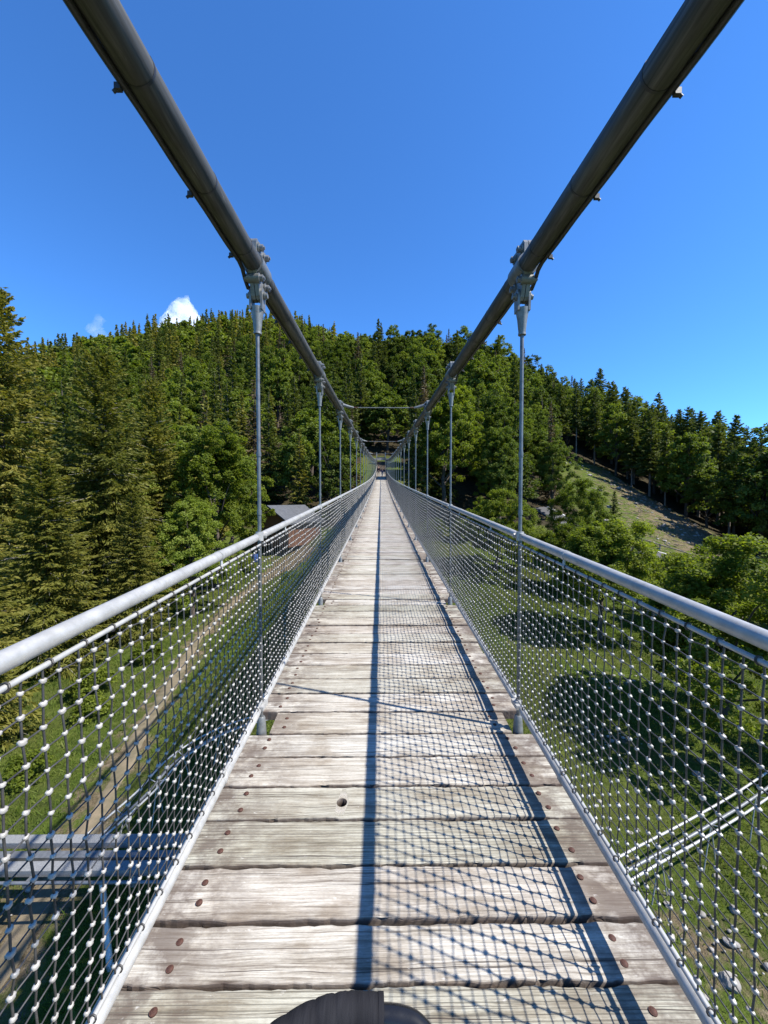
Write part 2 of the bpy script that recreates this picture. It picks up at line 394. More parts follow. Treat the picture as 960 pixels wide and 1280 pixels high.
gx = np.sinh(np.linspace(-5.1, 5.1, 300))*11.0; gy = np.sinh(np.linspace(-2.6, 5.1, 320))*11.0 + 14
GX, GY = np.meshgrid(gx, gy, indexing='ij')
GZ = ground(GX.ravel(), GY.ravel()).reshape(GX.shape)
GZ = np.clip(GZ, -25, 170)
GZ += .05*np.sin(GX*1.3+.7*GY)*np.cos(GY*.9-.4*GX) * (np.hypot(GX, GY) < 120)
ni, nj = GX.shape
idx = np.arange(ni*nj).reshape(ni, nj)
F = np.stack([idx[:-1, :-1], idx[1:, :-1], idx[1:, 1:], idx[:-1, 1:]], -1).reshape(-1, 4)
fx, fy = GX.ravel(), GY.ravel()
forest = forest_mask(fx, fy).astype(float)
dirt = np.zeros_like(fx)
dirt += np.where(in_poly(fx, fy, CLEAR), np.clip((fx-24-.30*(fy-40))/18, 0, 1)*.60 + .14, 0)
dirt += .45*np.exp(-((fx+11)**2+(fy-44)**2)/60) + .55*np.exp(-((fx-6.2)**2+(fy-6.9)**2)/4) + .3*np.exp(-((fx-10)**2+(fy-12)**2)/1.6)
dirt += .42*np.exp(-((fx+9.5)**2+(fy-7)**2)/5) + .2*np.exp(-((fx-9)**2+(fy-30)**2)/20) + .48*np.exp(-((fx-8.3)**2+(fy-13.5)**2)/1.1) + .48*np.exp(-((fx-5.5)**2+(fy-10)**2)/.8) + .48*np.exp(-((fx-11)**2+(fy-18)**2)/2.2) + .45*np.exp(-((fx-5)**2+(fy-17)**2)/1.5) + .48*np.exp(-((fx-8.5)**2+(fy-22)**2)/3)
PATHP = np.array([(-6.6,2),(-7.2,8),(-8.8,14),(-10.6,22),(-11.4,30),(-11,38),(-9,45)], float)
PD = np.full_like(fx, 99.)
for (p, q) in zip(PATHP[:-1], PATHP[1:]):
    e = q-p; tt = np.clip(((fx-p[0])*e[0]+(fy-p[1])*e[1])/(e@e), 0, 1); PD = np.minimum(PD, np.hypot(fx-p[0]-tt*e[0], fy-p[1]-tt*e[1]))
dirt += .62*np.exp(-(PD/1.15)**2)
gme = np_mesh('ground', np.c_[fx, fy, GZ.ravel()], F, M_GROUND, smooth=True, attrs={'forest': forest, 'dirt': dirt})
tag(link('ground', gme), kind='structure')

def ribbon(name, pts, width, lift, mat, kind='structure', off=0.0, n=60, wob=.12, seed=1):
    """strip of ground-hugging surface along a smooth polyline"""
    pts = np.array(pts, float); t = np.linspace(0, len(pts)-1, n); k = np.arange(len(pts))
    def cr(v):
        out = []
        for q in t:
            i = min(int(q), len(v)-2); u = q-i
            p0, p1, p2, p3 = v[max(i-1, 0)], v[i], v[i+1], v[min(i+2, len(v)-1)]
            out.append(.5*((2*p1)+(-p0+p2)*u+(2*p0-5*p1+4*p2-p3)*u*u+(-p0+3*p1-3*p2+p3)*u**3))
        return np.array(out)
    X, Y = cr(pts[:, 0]), cr(pts[:, 1])
    dx, dy = np.gradient(X), np.gradient(Y); L = np.hypot(dx, dy); nx, ny = -dy/L, dx/L
    r = np.random.default_rng(seed); V = []
    m = 7
    for a in range(m):
        s = (a/(m-1)-.5)*width + off
        w = r.normal(0, wob, n)*(1 if a in (0, m-1) else .2)
        xx, yy = X+nx*(s+w), Y+ny*(s+w)
        edge = -.06 if a in (0, m-1) and wob > 0 else 0
        V.append(np.c_[xx, yy, ground(xx, yy)+lift+edge + .05*np.sin(xx*1.3+.7*yy)*np.cos(yy*.9-.4*xx)])
    V = np.array(V).reshape(-1, 3); ix = np.arange(m*n).reshape(m, n)
    F = np.stack([ix[:-1, :-1], ix[:-1, 1:], ix[1:, 1:], ix[1:, :-1]], -1).reshape(-1, 4)
    return np_mesh(name, V, F, mat, smooth=True)
tag(link('path', ribbon('path', [(-6.6,2),(-7.2,8),(-8.8,14),(-10.6,22),(-11.4,30),(-11,38),(-9,45)], .6, .015, M_PATH, wob=.22)), kind='structure')
tag(link('road', ribbon('road', [(24,58),(28,50),(33,45),(39,38),(47,30)], 3.6, .10, M_ASPHALT, wob=0, n=80)), kind='structure')
tag(link('road_marking', ribbon('road_marking', [(24,58),(28,50),(33,45),(39,38),(47,30)], .14, .13, M_WHITE, wob=0, off=1.6, n=80)), kind='structure')

# ------------------------------------------------------------------ suspension bridge
def zd(y):
    """height of the deck's walking surface"""
    y = np.asarray(y, float); yp = np.maximum(y, 0)
    return E - 1.5 + .0604*y + .00028*yp**2 + 3.3e-6*yp**3
def zdf(y): return float(zd(y))
BAY = 2.26; H1 = 2.25
HY = [H1 + BAY*(k-1) for k in range(-2, 33)]           # hanger stations
YEND = HY[-1]; YBEG = HY[0]
XH = 0.765; CAB = 2.69; RAIL = 1.155; KICK = 0.15
bridge = empty('suspension_bridge', (0, 0, 0))
tag(bridge, 'long narrow pedestrian suspension bridge with grey plank deck and wire net sides', 'footbridge')

# planks -----------------------------------------------------------------
PITCH = BAY/11
def plank_np(y0, y1, xl, xr, rnd, dz, seg=64, r=None):
    """a worn board: rounded, chipped long edges; returns V, F, edge"""
    r = r or np.random.default_rng(int(rnd*1e6))
    xs = np.linspace(xl, xr, seg); w = y1-y0; th = .055
    prof = [(0, -th, .9), (0, -.012, 1), (.0012, -.0035, .8), (.0045, -.0003, .15), (.012, 0, 0), (w*.5, .0008, 0), (w-.012, 0, 0), (w-.0045, -.0003, .12), (w-.0012, -.0035, .7), (w, -.012, 1), (w, -th, .9)]
    k = len(prof); V = np.zeros((seg, k, 3)); Ed = np.zeros((seg, k))
    def walk(s, a):
        q = r.normal(0, 1, seg); q = np.convolve(q, np.ones(s)/s, 'same')*math.sqrt(s); return q*a
    n0, n1 = walk(3, .0016)+walk(12, .002), walk(3, .0016)+walk(12, .002)
    c0, c1 = np.maximum(0, walk(2, .0042)-.0025), np.maximum(0, walk(2, .003)-.0025)
    tw = r.normal(0, .0012); bow = r.normal(0, .0011)
    for a, (yy, zz, ed) in enumerate(prof):
        t = yy/w
        V[:, a, 0] = xs; V[:, a, 1] = y0 + yy + n0*(1-t) + n1*t
        V[:, a, 2] = zz + dz + (t-.5)*tw*2 + bow*(xs/.8)**2 - (c0*(1-t)**20 + c1*t**20)*(zz > -.05)
        V[:, a, 1] += c0*(a in (1, 2)) - c1*(a in (k-2, k-3))
        Ed[:, a] = ed
    V[:, :, 2] += zd(V[:, :, 1])
    ix = np.arange(seg*k).reshape(seg, k)
    F = np.stack([ix[:-1, :-1], ix[1:, :-1], ix[1:, 1:], ix[:-1, 1:]], -1).reshape(-1, 4)
    F = np.r_[F, np.stack([ix[:-1, -1], ix[1:, -1], ix[1:, 0], ix[:-1, 0]], -1)]
    caps = [np.array([ix[0, ::-1]])[:, ::-1], np.array([ix[-1, ::-1]])]
    return V.reshape(-1, 3), F, caps, Ed.ravel()
def bolt_mesh():
    b = MB(); b.ball((0, 0, -.001), (.0098, .0098, .0042), 12, 4, 0, True)
    b.tube([(0, 0, -.004), (0, 0, .0006)], .0110, 14, 0)
    return b.mesh('bolt', M_RUST)
BOLT = bolt_mesh()
GAPS = [.905-.196*k for k in range(28, -1, -1)] + [1.099, 1.261, 1.446, 1.648, 1.832, 2.034]
while GAPS[-1] < YEND + .1: GAPS.append(2.222 + PITCH*(len(GAPS)-35))
first_gap = GAPS[0]
nplank = len(GAPS)-1
prnd = np.random.default_rng(3)
AV, AF, AC, AE, AR = [], [], [], [], []; base = 0; boltfar = MB()
nb = 0
order = [i for i in range(nplank)]
for i in order:
    gapw = .0075 + .006*prnd.random()
    y0 = GAPS[i] + gapw/2 + prnd.normal(0, .0015); y1 = GAPS[i+1] - gapw/2 + prnd.normal(0, .0015)
    rnd = float(prnd.random()); rnd = .45 if abs(y0-1.45) < .03 or abs(y0-.91) < .03 or abs(y0-4.3) < .1 else (rnd if not .41 < rnd < .49 else .3); dz = prnd.normal(0, .0022); yc = (y0+y1)/2
    notch = abs(((yc-.10 - H1) + BAY/2) % BAY - BAY/2) < PITCH*.5
    xl, xr = (-.712+prnd.normal(0, .006), .712+prnd.normal(0, .006)) if notch else (-.845+prnd.normal(0, .012), .845+prnd.normal(0, .012))
    near = y0 > .69
    V, Fq, caps, Ed = plank_np(y0, y1, xl, xr, rnd, dz, 90 if y0 < 5 and y0 > .5 else (36 if near else 14))
    if near and nb < 100:
        nb += 1
        me = np_mesh('deck_plank', V, [Fq]+caps, M_WOOD, smooth=False, attrs={'rnd': np.full(len(V), rnd), 'edge': Ed})
        o = link('deck_plank', me, bridge)
        for s in (-1, 1):
            for f in (.27, .72):
                bx = s*(.70 + prnd.normal(0, .008)) if not notch else s*(.635+prnd.normal(0, .006))
                by = y0 + (y1-y0)*(f+prnd.normal(0, .03))
                if y0 < 6.3:
                    q = link('bolt', BOLT, o, (bx, by, zdf(by)+dz+.0028)); q.rotation_euler = (.06, 0, prnd.random()*3)
                else: boltfar.ball((bx, by, zdf(by)+dz+.001), (.0115, .0115, .005), 7, 2, 0, True)
    else:
        AV.append(V); AF.append(Fq+base); AE.append(Ed); AR.append(np.full(len(V), rnd)); AC += [c+base for c in caps]; base += len(V)
    if i == 0: pass
me = np_mesh('deck_plank_run', np.concatenate(AV), [np.concatenate(AF), np.concatenate(AC)], M_WOOD, attrs={'rnd': np.concatenate(AR), 'edge': np.concatenate(AE)})
tag(link('deck_plank_run', me, bridge), kind='stuff')
tag(boltfar.build('bolt_rows', M_RUST, bridge), kind='stuff')

# a dropped-out knot: real round hole through one board
kn = None
for o in bridge.children:
    if o.name.startswith('deck_plank') and o.get('kind') is None and o.type == 'MESH':
        ys = [v.co.y for v in o.data.vertices]
        if min(ys) < 1.735 < max(ys): kn = o
if kn:
    c = MB(); c.tube([(-.235, 1.735, zdf(1.735)-.09), (-.235, 1.735, zdf(1.735)+.03)], [.020, .0255], 18)
    cut = c.build('cutter', M_DOOR_SHADE); cut.scale = (1.0, 1, 1)  # dark colour on the hole walls stands in for shade inside
    md = kn.modifiers.new('b', 'BOOLEAN'); md.object = cut; md.operation = 'DIFFERENCE'; md.solver = 'EXACT'; md.material_mode = 'TRANSFER'
    dg = bpy.context.evaluated_depsgraph_get(); nm = bpy.data.meshes.new_from_object(kn.evaluated_get(dg))
    kn.modifiers.clear(); kn.data = nm; bpy.data.objects.remove(cut, do_unlink=True)
    kn['label'] = 'plank with a dropped-out round knot hole'

# steelwork below the boards ----------------------------------------------
def run(y0, y1, step): 
    n = max(2, int((y1-y0)/step)+1); return [y0+(y1-y0)*i/(n-1) for i in range(n)]
for s in (-1, 1):
    b = MB()
    ys = run(YBEG, YEND, BAY)
    for a, c in zip(ys[:-1], ys[1:]):
        for (zo, h, xo, w) in ((-.12, .11, 0, .008), (-.065, .008, .025*s, .055), (-.175, .008, .025*s, .055)):
            P = []
            for yy in (a, c):
                for sx in (-1, 1):
                    for sz in (-1, 1): P.append((s*.70-.03*s+xo+sx*w/2, yy, zdf(yy)+zo+sz*h/2))
            b.add(P, [(0, 1, 3, 2), (4, 6, 7, 5), (0, 4, 5, 1), (2, 3, 7, 6), (0, 2, 6, 4), (1, 5, 7, 3)], 0, False)
    b.build('stringer_beam', M_BEAM, bridge)
for xx in (-.24, .24):  # runners added under the boards so the knot hole looks dark
    b = MB(); ys = run(YBEG, YEND, BAY)
    for a, c in zip(ys[:-1], ys[1:]):
        P = [(xx+sx*.07, yy, zdf(yy)-.062+(0 if sz > 0 else -.10)) for yy in (a, c) for sx in (-1, 1) for sz in (-1, 1)]
        b.add(P, [(0, 1, 3, 2), (4, 6, 7, 5), (0, 4, 5, 1), (2, 3, 7, 6), (0, 2, 6, 4), (1, 5, 7, 3)], 0, False)
    b.build('added_dark_runner', M_DOOR_SHADE, bridge)
CB = MB(); CB.box((0, 0, -.24), (1.66, .08, .012)); CB.box((0, 0, -.30), (1.66, .010, .11)); CB.box((0, 0, -.36), (1.66, .08, .012))
for s in (-1, 1): CB.box((s*XH, 0, -.16), (.05, .06, .14))
CBM = CB.mesh('cross_beam', M_BEAM)
for y in HY: link('cross_beam', CBM, bridge, (0, y+.005, zdf(y)))

# main cables ---------------------------------------------------------------
def zc(y): return zdf(y) + CAB
for s in (-1, 1):
    b = MB(); ys = run(YBEG, YEND+1.0, .25)
    b.tube([(s*XH, y, zc(y)) for y in ys], .0505, 20, 0)
    y = 1.12-.42*9
    while y < YEND:
        dy = .0045
        b.tube([(s*XH, y-dy, zc(y-dy)), (s*XH, y+dy, zc(y+dy))], .0518, 20 if y < 12 else 8, 1, True)
        y += .425
    b.build('main_cable', [M_CABLE, M_BLACK], bridge)
    # thin black cable strapped below and outside, dipping under each clamp
    b = MB(); pts = []
    for y in run(YBEG, YEND, .0565):
        d = min(abs(y-h) for h in HY); dip = math.exp(-(d/.085)**2)
        sag = .003*math.sin(y*7.4)**2
        pts.append((s*(XH+.044+.010*dip+sag*.4), y, zc(y)-.039-.060*dip-sag))
    b.tube(pts, .0115, 8, 0)
    y = 1.12-.42*9
    while y < YEND:
        b.box((s*(XH+.057), y, zc(y)-.052), (.018, .014, .018)); b.tube([(s*(XH+.060), y, zc(y)-.055), (s*(XH+.072), y, zc(y)-.066)], .0055, 6, 0); y += .425
    b.build('lighting_cable', M_BLACK, bridge)

# hangers: rod > clamp, clamp_bolt, fork_socket, foot_sleeve, rail_clamp -------
def hanger_parts(s):
    i = -s                                                        # inner side
    R = MB(); R.tube([(0, 0, .06), (0, 0, CAB-.36)], .0110, 12); 
    for zz in (1.62, 1.28, .48): R.tube([(0, 0, zz), (0, 0, zz+.028)], .0145, 8)
    C = MB()
    cz = CAB
    C.tube([(0, -.085, cz-.0051), (0, .085, cz+.0051)], .0605, 20, 0)
    for x in (-.013, .013):
        poly = [(-.088, cz+.05), (-.088, cz+.105), (-.07, cz+.128), (.07, cz+.135), (.09, cz+.11), (.09, cz-.05), (.055, cz-.115), (.034, cz-.165), (.02, cz-.18), (-.02, cz-.18), (-.034, cz-.165), (-.055, cz-.115), (-.088, cz-.05)]
        C.prism(poly, 0, x-.011, x+.011)
    for (yy, zz) in ((-.052, .088), (.052, .094), (-.058, -.082), (.058, -.076)):   # bosses round the bolts
        C.tube([(-.034, yy, cz+zz), (.034, yy, cz+zz)], .027, 12)
    B = MB()
    B.tube([(-.056, 0, 0), (.062, 0, 0)], .0085, 8)
    B.tube([(.033, 0, 0), (.054, 0, 0)], .0175, 6); B.tube([(-.033, 0, 0), (-.052, 0, 0)], .0175, 6)
    K = MB(); pz = cz-.15
    for x in (-1, 1):
        poly = [(-.034, pz+.01), (-.022, pz+.034), (0, pz+.041), (.022, pz+.034), (.034, pz+.01), (.030, pz-.085), (-.030, pz-.085)]
        K.prism(poly, 0, x*.025, x*.037)
        K.tube([(x*.037, 0, pz), (x*.048, 0, pz)], .021, 14)
    K.tube([(-.06, 0, pz), (.06, 0, pz)], .014, 12)
    K.tube([(0, 0, pz-.068), (0, 0, pz-.09), (0, 0, pz-.13), (0, 0, pz-.205)], [.038, .035, .028, .020], 16)
    K.tube([(0, 0, pz-.205), (0, 0, pz-.217)], .0225, 14)
    Fo = MB(); Fo.tube([(0, 0, -.16), (0, 0, -.02), (0, 0, .075), (0, 0, .085)], [.032, .030, .023, .017], 16)
    L = MB(); L.tube([(0, 0, RAIL-.026), (0, 0, RAIL+.026)], .022, 14)
    L.box((0, 0, RAIL), (.024, .12, .034)); L.tube([(-.03, .038, RAIL), (.03, .038, RAIL)], .008, 8); L.tube([(.014*i, .038, RAIL), (.027*i, .038, RAIL)], .016, 6)
    L.tube([(0, 0, KICK-.02), (0, 0, KICK+.022)], .021, 12); L.box((i*.012, 0, KICK), (.03, .09, .024))
    C2 = MB(); C2.v, C2.f, C2.m, C2.sm = list(C.v), list(C.f), list(C.m), list(C.sm)
    for (yy, zz) in ((-.052, .088), (.052, .094), (-.058, -.082), (.058, -.076)):
        C2.add([(x, y+yy, z+cz+zz) for x, y, z in B.v], B.f, 0, False)
    global CLAMP_FAR; CLAMP_FAR = C2.mesh('clamp', M_CAST)
    return (R.mesh('hanger', M_ROD), C.mesh('clamp', M_CAST), B.mesh('clamp_bolt', M_BEAM), K.mesh('fork_socket', M_CAST), Fo.mesh('foot_sleeve', M_CAST), L.mesh('rail_clamp', M_GALV))
for s in (-1, 1):
    ms = hanger_parts(s)
    for y in HY:
        h = link('hanger', ms[0], bridge, (s*XH, y, zdf(y)))
        for nm, me in zip(('clamp', 'clamp_bolt', 'fork_socket', 'foot_sleeve', 'rail_clamp'), ms[1:]):
            if nm == 'clamp' and y > 25: me = CLAMP_FAR
            if nm != 'clamp_bolt': link(nm, me, h)
            elif y < 25:
                for (yy, zz) in ((-.052, .088), (.052, .094), (-.058, -.082), (.058, -.076)): link(nm, me, h, (0, yy, CAB+zz))

# handrail and kick rail, each bay its own tube; rods the net is laced to -----
for s in (-1, 1):
    for k in range(len(HY)-1):
        a, c = HY[k], HY[k+1]; n = 18 if a < 10 else 10
        q = lambda y, h: (s*XH, y, zdf(y)+h)
        b = MB(); e = .05
        ys = [a+e, a+e+.012, a+e+.05] + run(a+.3, c-.3, .4) + [c-e-.05, c-e-.012, c-e]
        b.tube([q(y, RAIL) for y in ys], [.013, .019, .021]+[.021]*(len(ys)-6)+[.021, .019, .013], n)
        rl = b.build('handrail', M_GALV, bridge)
        xi = s*(XH-.012)
        def laced(h, sgn, name, par):
            r = MB(); m = int((c-a)/.0475)
            r.tube([(xi, y, zdf(y)+h) for y in run(a+.03, c-.03, .5)], .0065, 8, 0)
            for t in (.25, .75):                                   # clips to the pipe
                y = a+(c-a)*t
                r.tube([(xi, y, zdf(y)+h-.012*sgn), (xi+s*.002, y, zdf(y)+h+.02*sgn), (s*XH, y, zdf(y)+h+.045*sgn)], .006, 6, 0)
                r.tube([(s*XH, y-.012, zdf(y)+h+.045*sgn), (s*XH, y+.012, zdf(y)+h+.045*sgn)], .023, n, 0)
            for j in range(m if a < 14 else 0):                    # wire loops over the rod
                if j % 2: continue
                y = a+.03+.0475*(j+.5)
                z0 = zdf(y)+h
                ring = [(xi-s*.009*math.cos(t), y+.002*math.sin(t), z0+.009*math.sin(t)) for t in [math.pi*u/4 for u in range(9)]]
                r.tube(ring, .0022, 5, 1)
            return r.build(name, [M_GALV, M_WIRE], par)
        laced(RAIL-.045, 1, 'net_rod', rl)
        b = MB(); b.tube([q(y, KICK) for y in ys], [.013, .019, .021]+[.021]*(len(ys)-6)+[.021, .019, .013], n)
        kr = b.build('kick_rail', M_GALV, bridge)
        laced(KICK+.042, -1, 'net_rod', kr)

# wire net: one panel per bay, ferrules crimped on every crossing ------------------
def tubes_np(A, B, r, n):
    """straight wires from A to B"""
    D = B-A; L = np.linalg.norm(D, axis=1, keepdims=True); D = D/np.maximum(L, 1e-9)
    up = np.where(np.abs(D[:, 2:3]) > .8, np.array([[0, 1., 0]]), np.array([[0, 0, 1.]]))
    U = np.cross(D, up); U /= np.linalg.norm(U, axis=1, keepdims=True); Wv = np.cross(D, U)
    a = 2*np.pi*np.arange(n)/n
    ring = (U[:, None]*np.cos(a)[None, :, None] + Wv[:, None]*np.sin(a)[None, :, None])*r
    V = np.concatenate([A[:, None]+ring, B[:, None]+ring], 1)
    m = len(A); b = (np.arange(m)*2*n)[:, None]; j = np.arange(n)[None]; jn = (j+1) % n
    F = np.stack([b+j, b+jn, b+n+jn, b+n+j], -1).reshape(-1, 4)
    return V.reshape(-1, 3), F
def blob_unit(n, k):
    vs = [(0, 0, 1)]
    for i in range(1, k):
        th = math.pi*i/k
        for j in range(n):
            a = 2*math.pi*(j+.5*(i % 2))/n; vs.append((math.sin(th)*math.cos(a), math.sin(th)*math.sin(a), math.cos(th)))
    vs.append((0, 0, -1)); T = []; Q = []
    for j in range(n): T.append((0, 1+j, 1+(j+1) % n))
    for i in range(k-2):
        for j in range(n):
            p, q = 1+i*n+j, 1+i*n+(j+1) % n; T += [(p, p+n, q+n), (p, q+n, q)]
    l = 1+(k-2)*n
    for j in range(n): T.append((len(vs)-1, l+(j+1) % n, l+j))
    return np.array(vs, float), np.array(T)
BN, BF = blob_unit(8, 5), blob_unit(5, 3)
def net_panel(s, a, c, seed):
    r = np.random.default_rng(seed); near = a < 7; n = 6 if near else (4 if a < 30 else 3)
    cols = 47; rows = 20; z0, z1 = KICK+.05, RAIL-.052
    t = (np.arange(cols)+.5)/cols; u = np.arange(rows)/(rows-1)
    Y = a + .02 + (c-a-.04)*t
    P = np.zeros((cols, rows, 3))
    P[:, :, 1] = Y[:, None] + r.normal(0, .0015, (cols, rows)) + .004*np.sin(u*5+seed)[None]
    wave = -.016*np.sin(np.pi*t)[:, None]*np.sin(np.pi*u)[None] + .011*np.exp(-(t/.05))[:, None]*u[None] 
    P[:, :, 2] = zd(Y)[:, None] + (z0 + .022 + (z1-z0-.044)*u)[None] + wave + r.normal(0, .0015, (cols, rows))
    P[:, :, 0] = s*(XH-.012 - .010*np.sin(np.pi*u)[None]*np.sin(np.pi*t)[:, None]) + r.normal(0, .002, (cols, rows))
    top = P[:, -1].copy(); top[:, 2] = zd(Y)+z1+.004; top[:, 0] = s*(XH-.012)
    bot = P[:, 0].copy(); bot[:, 2] = zd(Y)+z0-.004; bot[:, 0] = s*(XH-.012)
    Pv = np.concatenate([bot[:, None], P, top[:, None]], 1)
    va, vb = Pv[:, :-1].reshape(-1, 3), Pv[:, 1:].reshape(-1, 3)
    ha, hb = P[:-1].reshape(-1, 3), P[1:].reshape(-1, 3)
    ends_a = np.concatenate([P[0], P[-1]]); ends_b = ends_a.copy(); ends_b[:rows, 1] = a; ends_b[rows:, 1] = c
    ends_b[:, 2] += .004
    V1, F1 = tubes_np(va, vb, .0024, n)
    V2, F2 = tubes_np(np.concatenate([ha, ends_a]), np.concatenate([hb, ends_b]), .0018, n)
    bu, bt = BN if near else BF
    C = P.reshape(-1, 3); m = len(C)
    sc = np.array([.0056, .0072, .0051])*(1 if near else 1.08)
    bu = np.sign(bu)*np.abs(bu)**.75; bu[:, 2] += .35*np.abs(bu[:, 1])
    rot = r.normal(0, .25, m); cs, sn = np.cos(rot), np.sin(rot)
    vv = bu[None]*sc*(1+r.normal(0, .11, (m, 1, 1)))
    vy = vv[:, :, 1]*cs[:, None]-vv[:, :, 2]*sn[:, None]; vz = vv[:, :, 1]*sn[:, None]+vv[:, :, 2]*cs[:, None]
    V3 = np.stack([vv[:, :, 0], vy, vz], -1) + C[:, None] ; F3 = (bt[None]+(np.arange(m)*len(bu))[:, None, None]).reshape(-1, 3)
    V = np.concatenate([V1, V2, V3.reshape(-1, 3)])
    Q = np.concatenate([F1, F2+len(V1)]); T = F3+len(V1)+len(V2)
    mi = np.r_[np.zeros(len(Q), int), np.ones(len(T), int)]
    return np_mesh('net_panel', V, [Q, T], [M_WIRE, M_FERR], mi, smooth=True)
for s in (-1, 1):
    for k in range(1, len(HY)-1):
        link('net_panel', net_panel(s, HY[k], HY[k+1], 10*k+s), bridge)

# tie bars between the two main cables -----------------------------------------
for k in (5, 8, 12, 17, 22, 27):
    y = HY[k]; b = MB(); z = zc(y)+.06
    pts = [(-XH+.05, y, z), (-XH+.20, y, z-.045), (XH-.20, y, z-.045), (XH-.05, y, z)]
    b.tube(pts[1:3], .0075, 8, 0)
    for s in (-1, 1):
        b.tube([(s*(XH-.05), y, z), (s*(XH-.16), y, z-.032), (s*(XH-.24), y, z-.045)], [.03, .026, .013], 10, 0)
        b.tube([(s*(XH-.24), y, z-.045), (s*(XH-.31), y, z-.045)], [.0125, .010], 10, 1)
    b.build('tie_bar', [M_CAST, M_RUST], bridge)

# portal at the far end: a thing of its own, standing on the hillside ---------------
print('ramp', [(y, round(gz(0, y), 2)) for y in (66, 70, 72, 74, 78, 82)], round(zdf(YEND), 2), YEND)
portal = empty('bridge_portal', (0, YEND+.6, zdf(YEND)))
tag(portal, 'steel portal frame with a crossbeam at the far end of the plank deck', 'portal')
for s in (-1, 1):
    b = MB(); b.box((s*(XH+.06), 0, .7), (.14, .14, 5.6)); b.box((s*(XH+.06), 0, 3.53), (.22, .22, .05))
    b.build('post', M_GALV, portal)
b = MB(); b.box((0, 0, 2.35), (2*XH-.03, .22, .55)); b.box((0, 0, 2.64), (2*XH-.025, .30, .03)); b.build('crossbeam', M_CONC, portal)
ramp_t = empty('access_ramp', (0, YEND+.3, 0)); tag(ramp_t, 'pale timber ramp climbing the hillside behind the far portal', 'ramp')
rp = np.random.default_rng(5); VV, FF, CC, EE, RR = [], [], [], [], []; bs = 0
for i in range(34):
    y0 = YEND+.35+i*.25; z = max(zdf(YEND) + max(0, (i-4))*.085, gz(0, y0)+.15, gz(-.8, y0)+.1, gz(.8, y0)+.1)
    V, Fq, cp, Ed = plank_np(y0, y0+.24, -.80, .80, .2+.6*rp.random(), 0, 14)
    V[:, 2] += z - zd(V[:, 1]); V[:, 1] -= YEND+.3
    VV.append(V); FF.append(Fq+bs); CC += [q+bs for q in cp]; EE.append(Ed); RR.append(np.full(len(V), rp.random())); bs += len(V)
link('ramp_boards', np_mesh('ramp_boards', np.concatenate(VV), [np.concatenate(FF), np.concatenate(CC)], M_WOOD, attrs={'rnd': np.concatenate(RR), 'edge': np.concatenate(EE)}), ramp_t)
for s in (-1, 1):
    b = MB()
    zt = [(y, max(zdf(YEND)+max(0, y/.25-4)*.085, gz(0, YEND+.35+y)+.15)) for y in (0, 1, 3, 5, 7, 8.5)]
    b.tube([(s*.83, y, z+1.1) for y, z in zt], .025, 8)
    for y, z in zt: b.tube([(s*.83, y, z-.6), (s*.83, y, z+1.1)], .02, 6)
    b.build('handrail', M_GALV, ramp_t)

# ------------------------------------------------------------------ trees
class Leaves:
    """bag of leaf quads (numpy) plus wood tubes (MB) -> crown and trunk meshes"""
    def __init__(s): s.V = []; s.t = []
    def add(s, c, d, side, L, Wd, tint):
        """c centre (m,3), d long axis unit, side unit, L, Wd (m,)"""
        L = np.broadcast_to(L, (len(c),))[:, None]; Wd = np.broadcast_to(Wd, (len(c),))[:, None]
        nrm = np.cross(d, side)
        q = np.stack([c-d*L*.5, c+side*Wd*.5-nrm*L*.06, c+d*L*.5-nrm*L*.12, c-side*Wd*.5-nrm*L*.06], 1)
        s.V.append(q.reshape(-1, 3)); s.t.append(np.repeat(np.broadcast_to(tint, (len(c),)), 4))
    def data(s): 
        V = np.concatenate(s.V); return V, np.arange(len(V)).reshape(-1, 4), np.concatenate(s.t)
    def mesh(s, name, mat):
        V, F, t = s.data(); return np_mesh(name, V, F, mat, attrs={'tint': t})
def unit(v): return v/np.maximum(np.linalg.norm(v, axis=-1, keepdims=True), 1e-9)

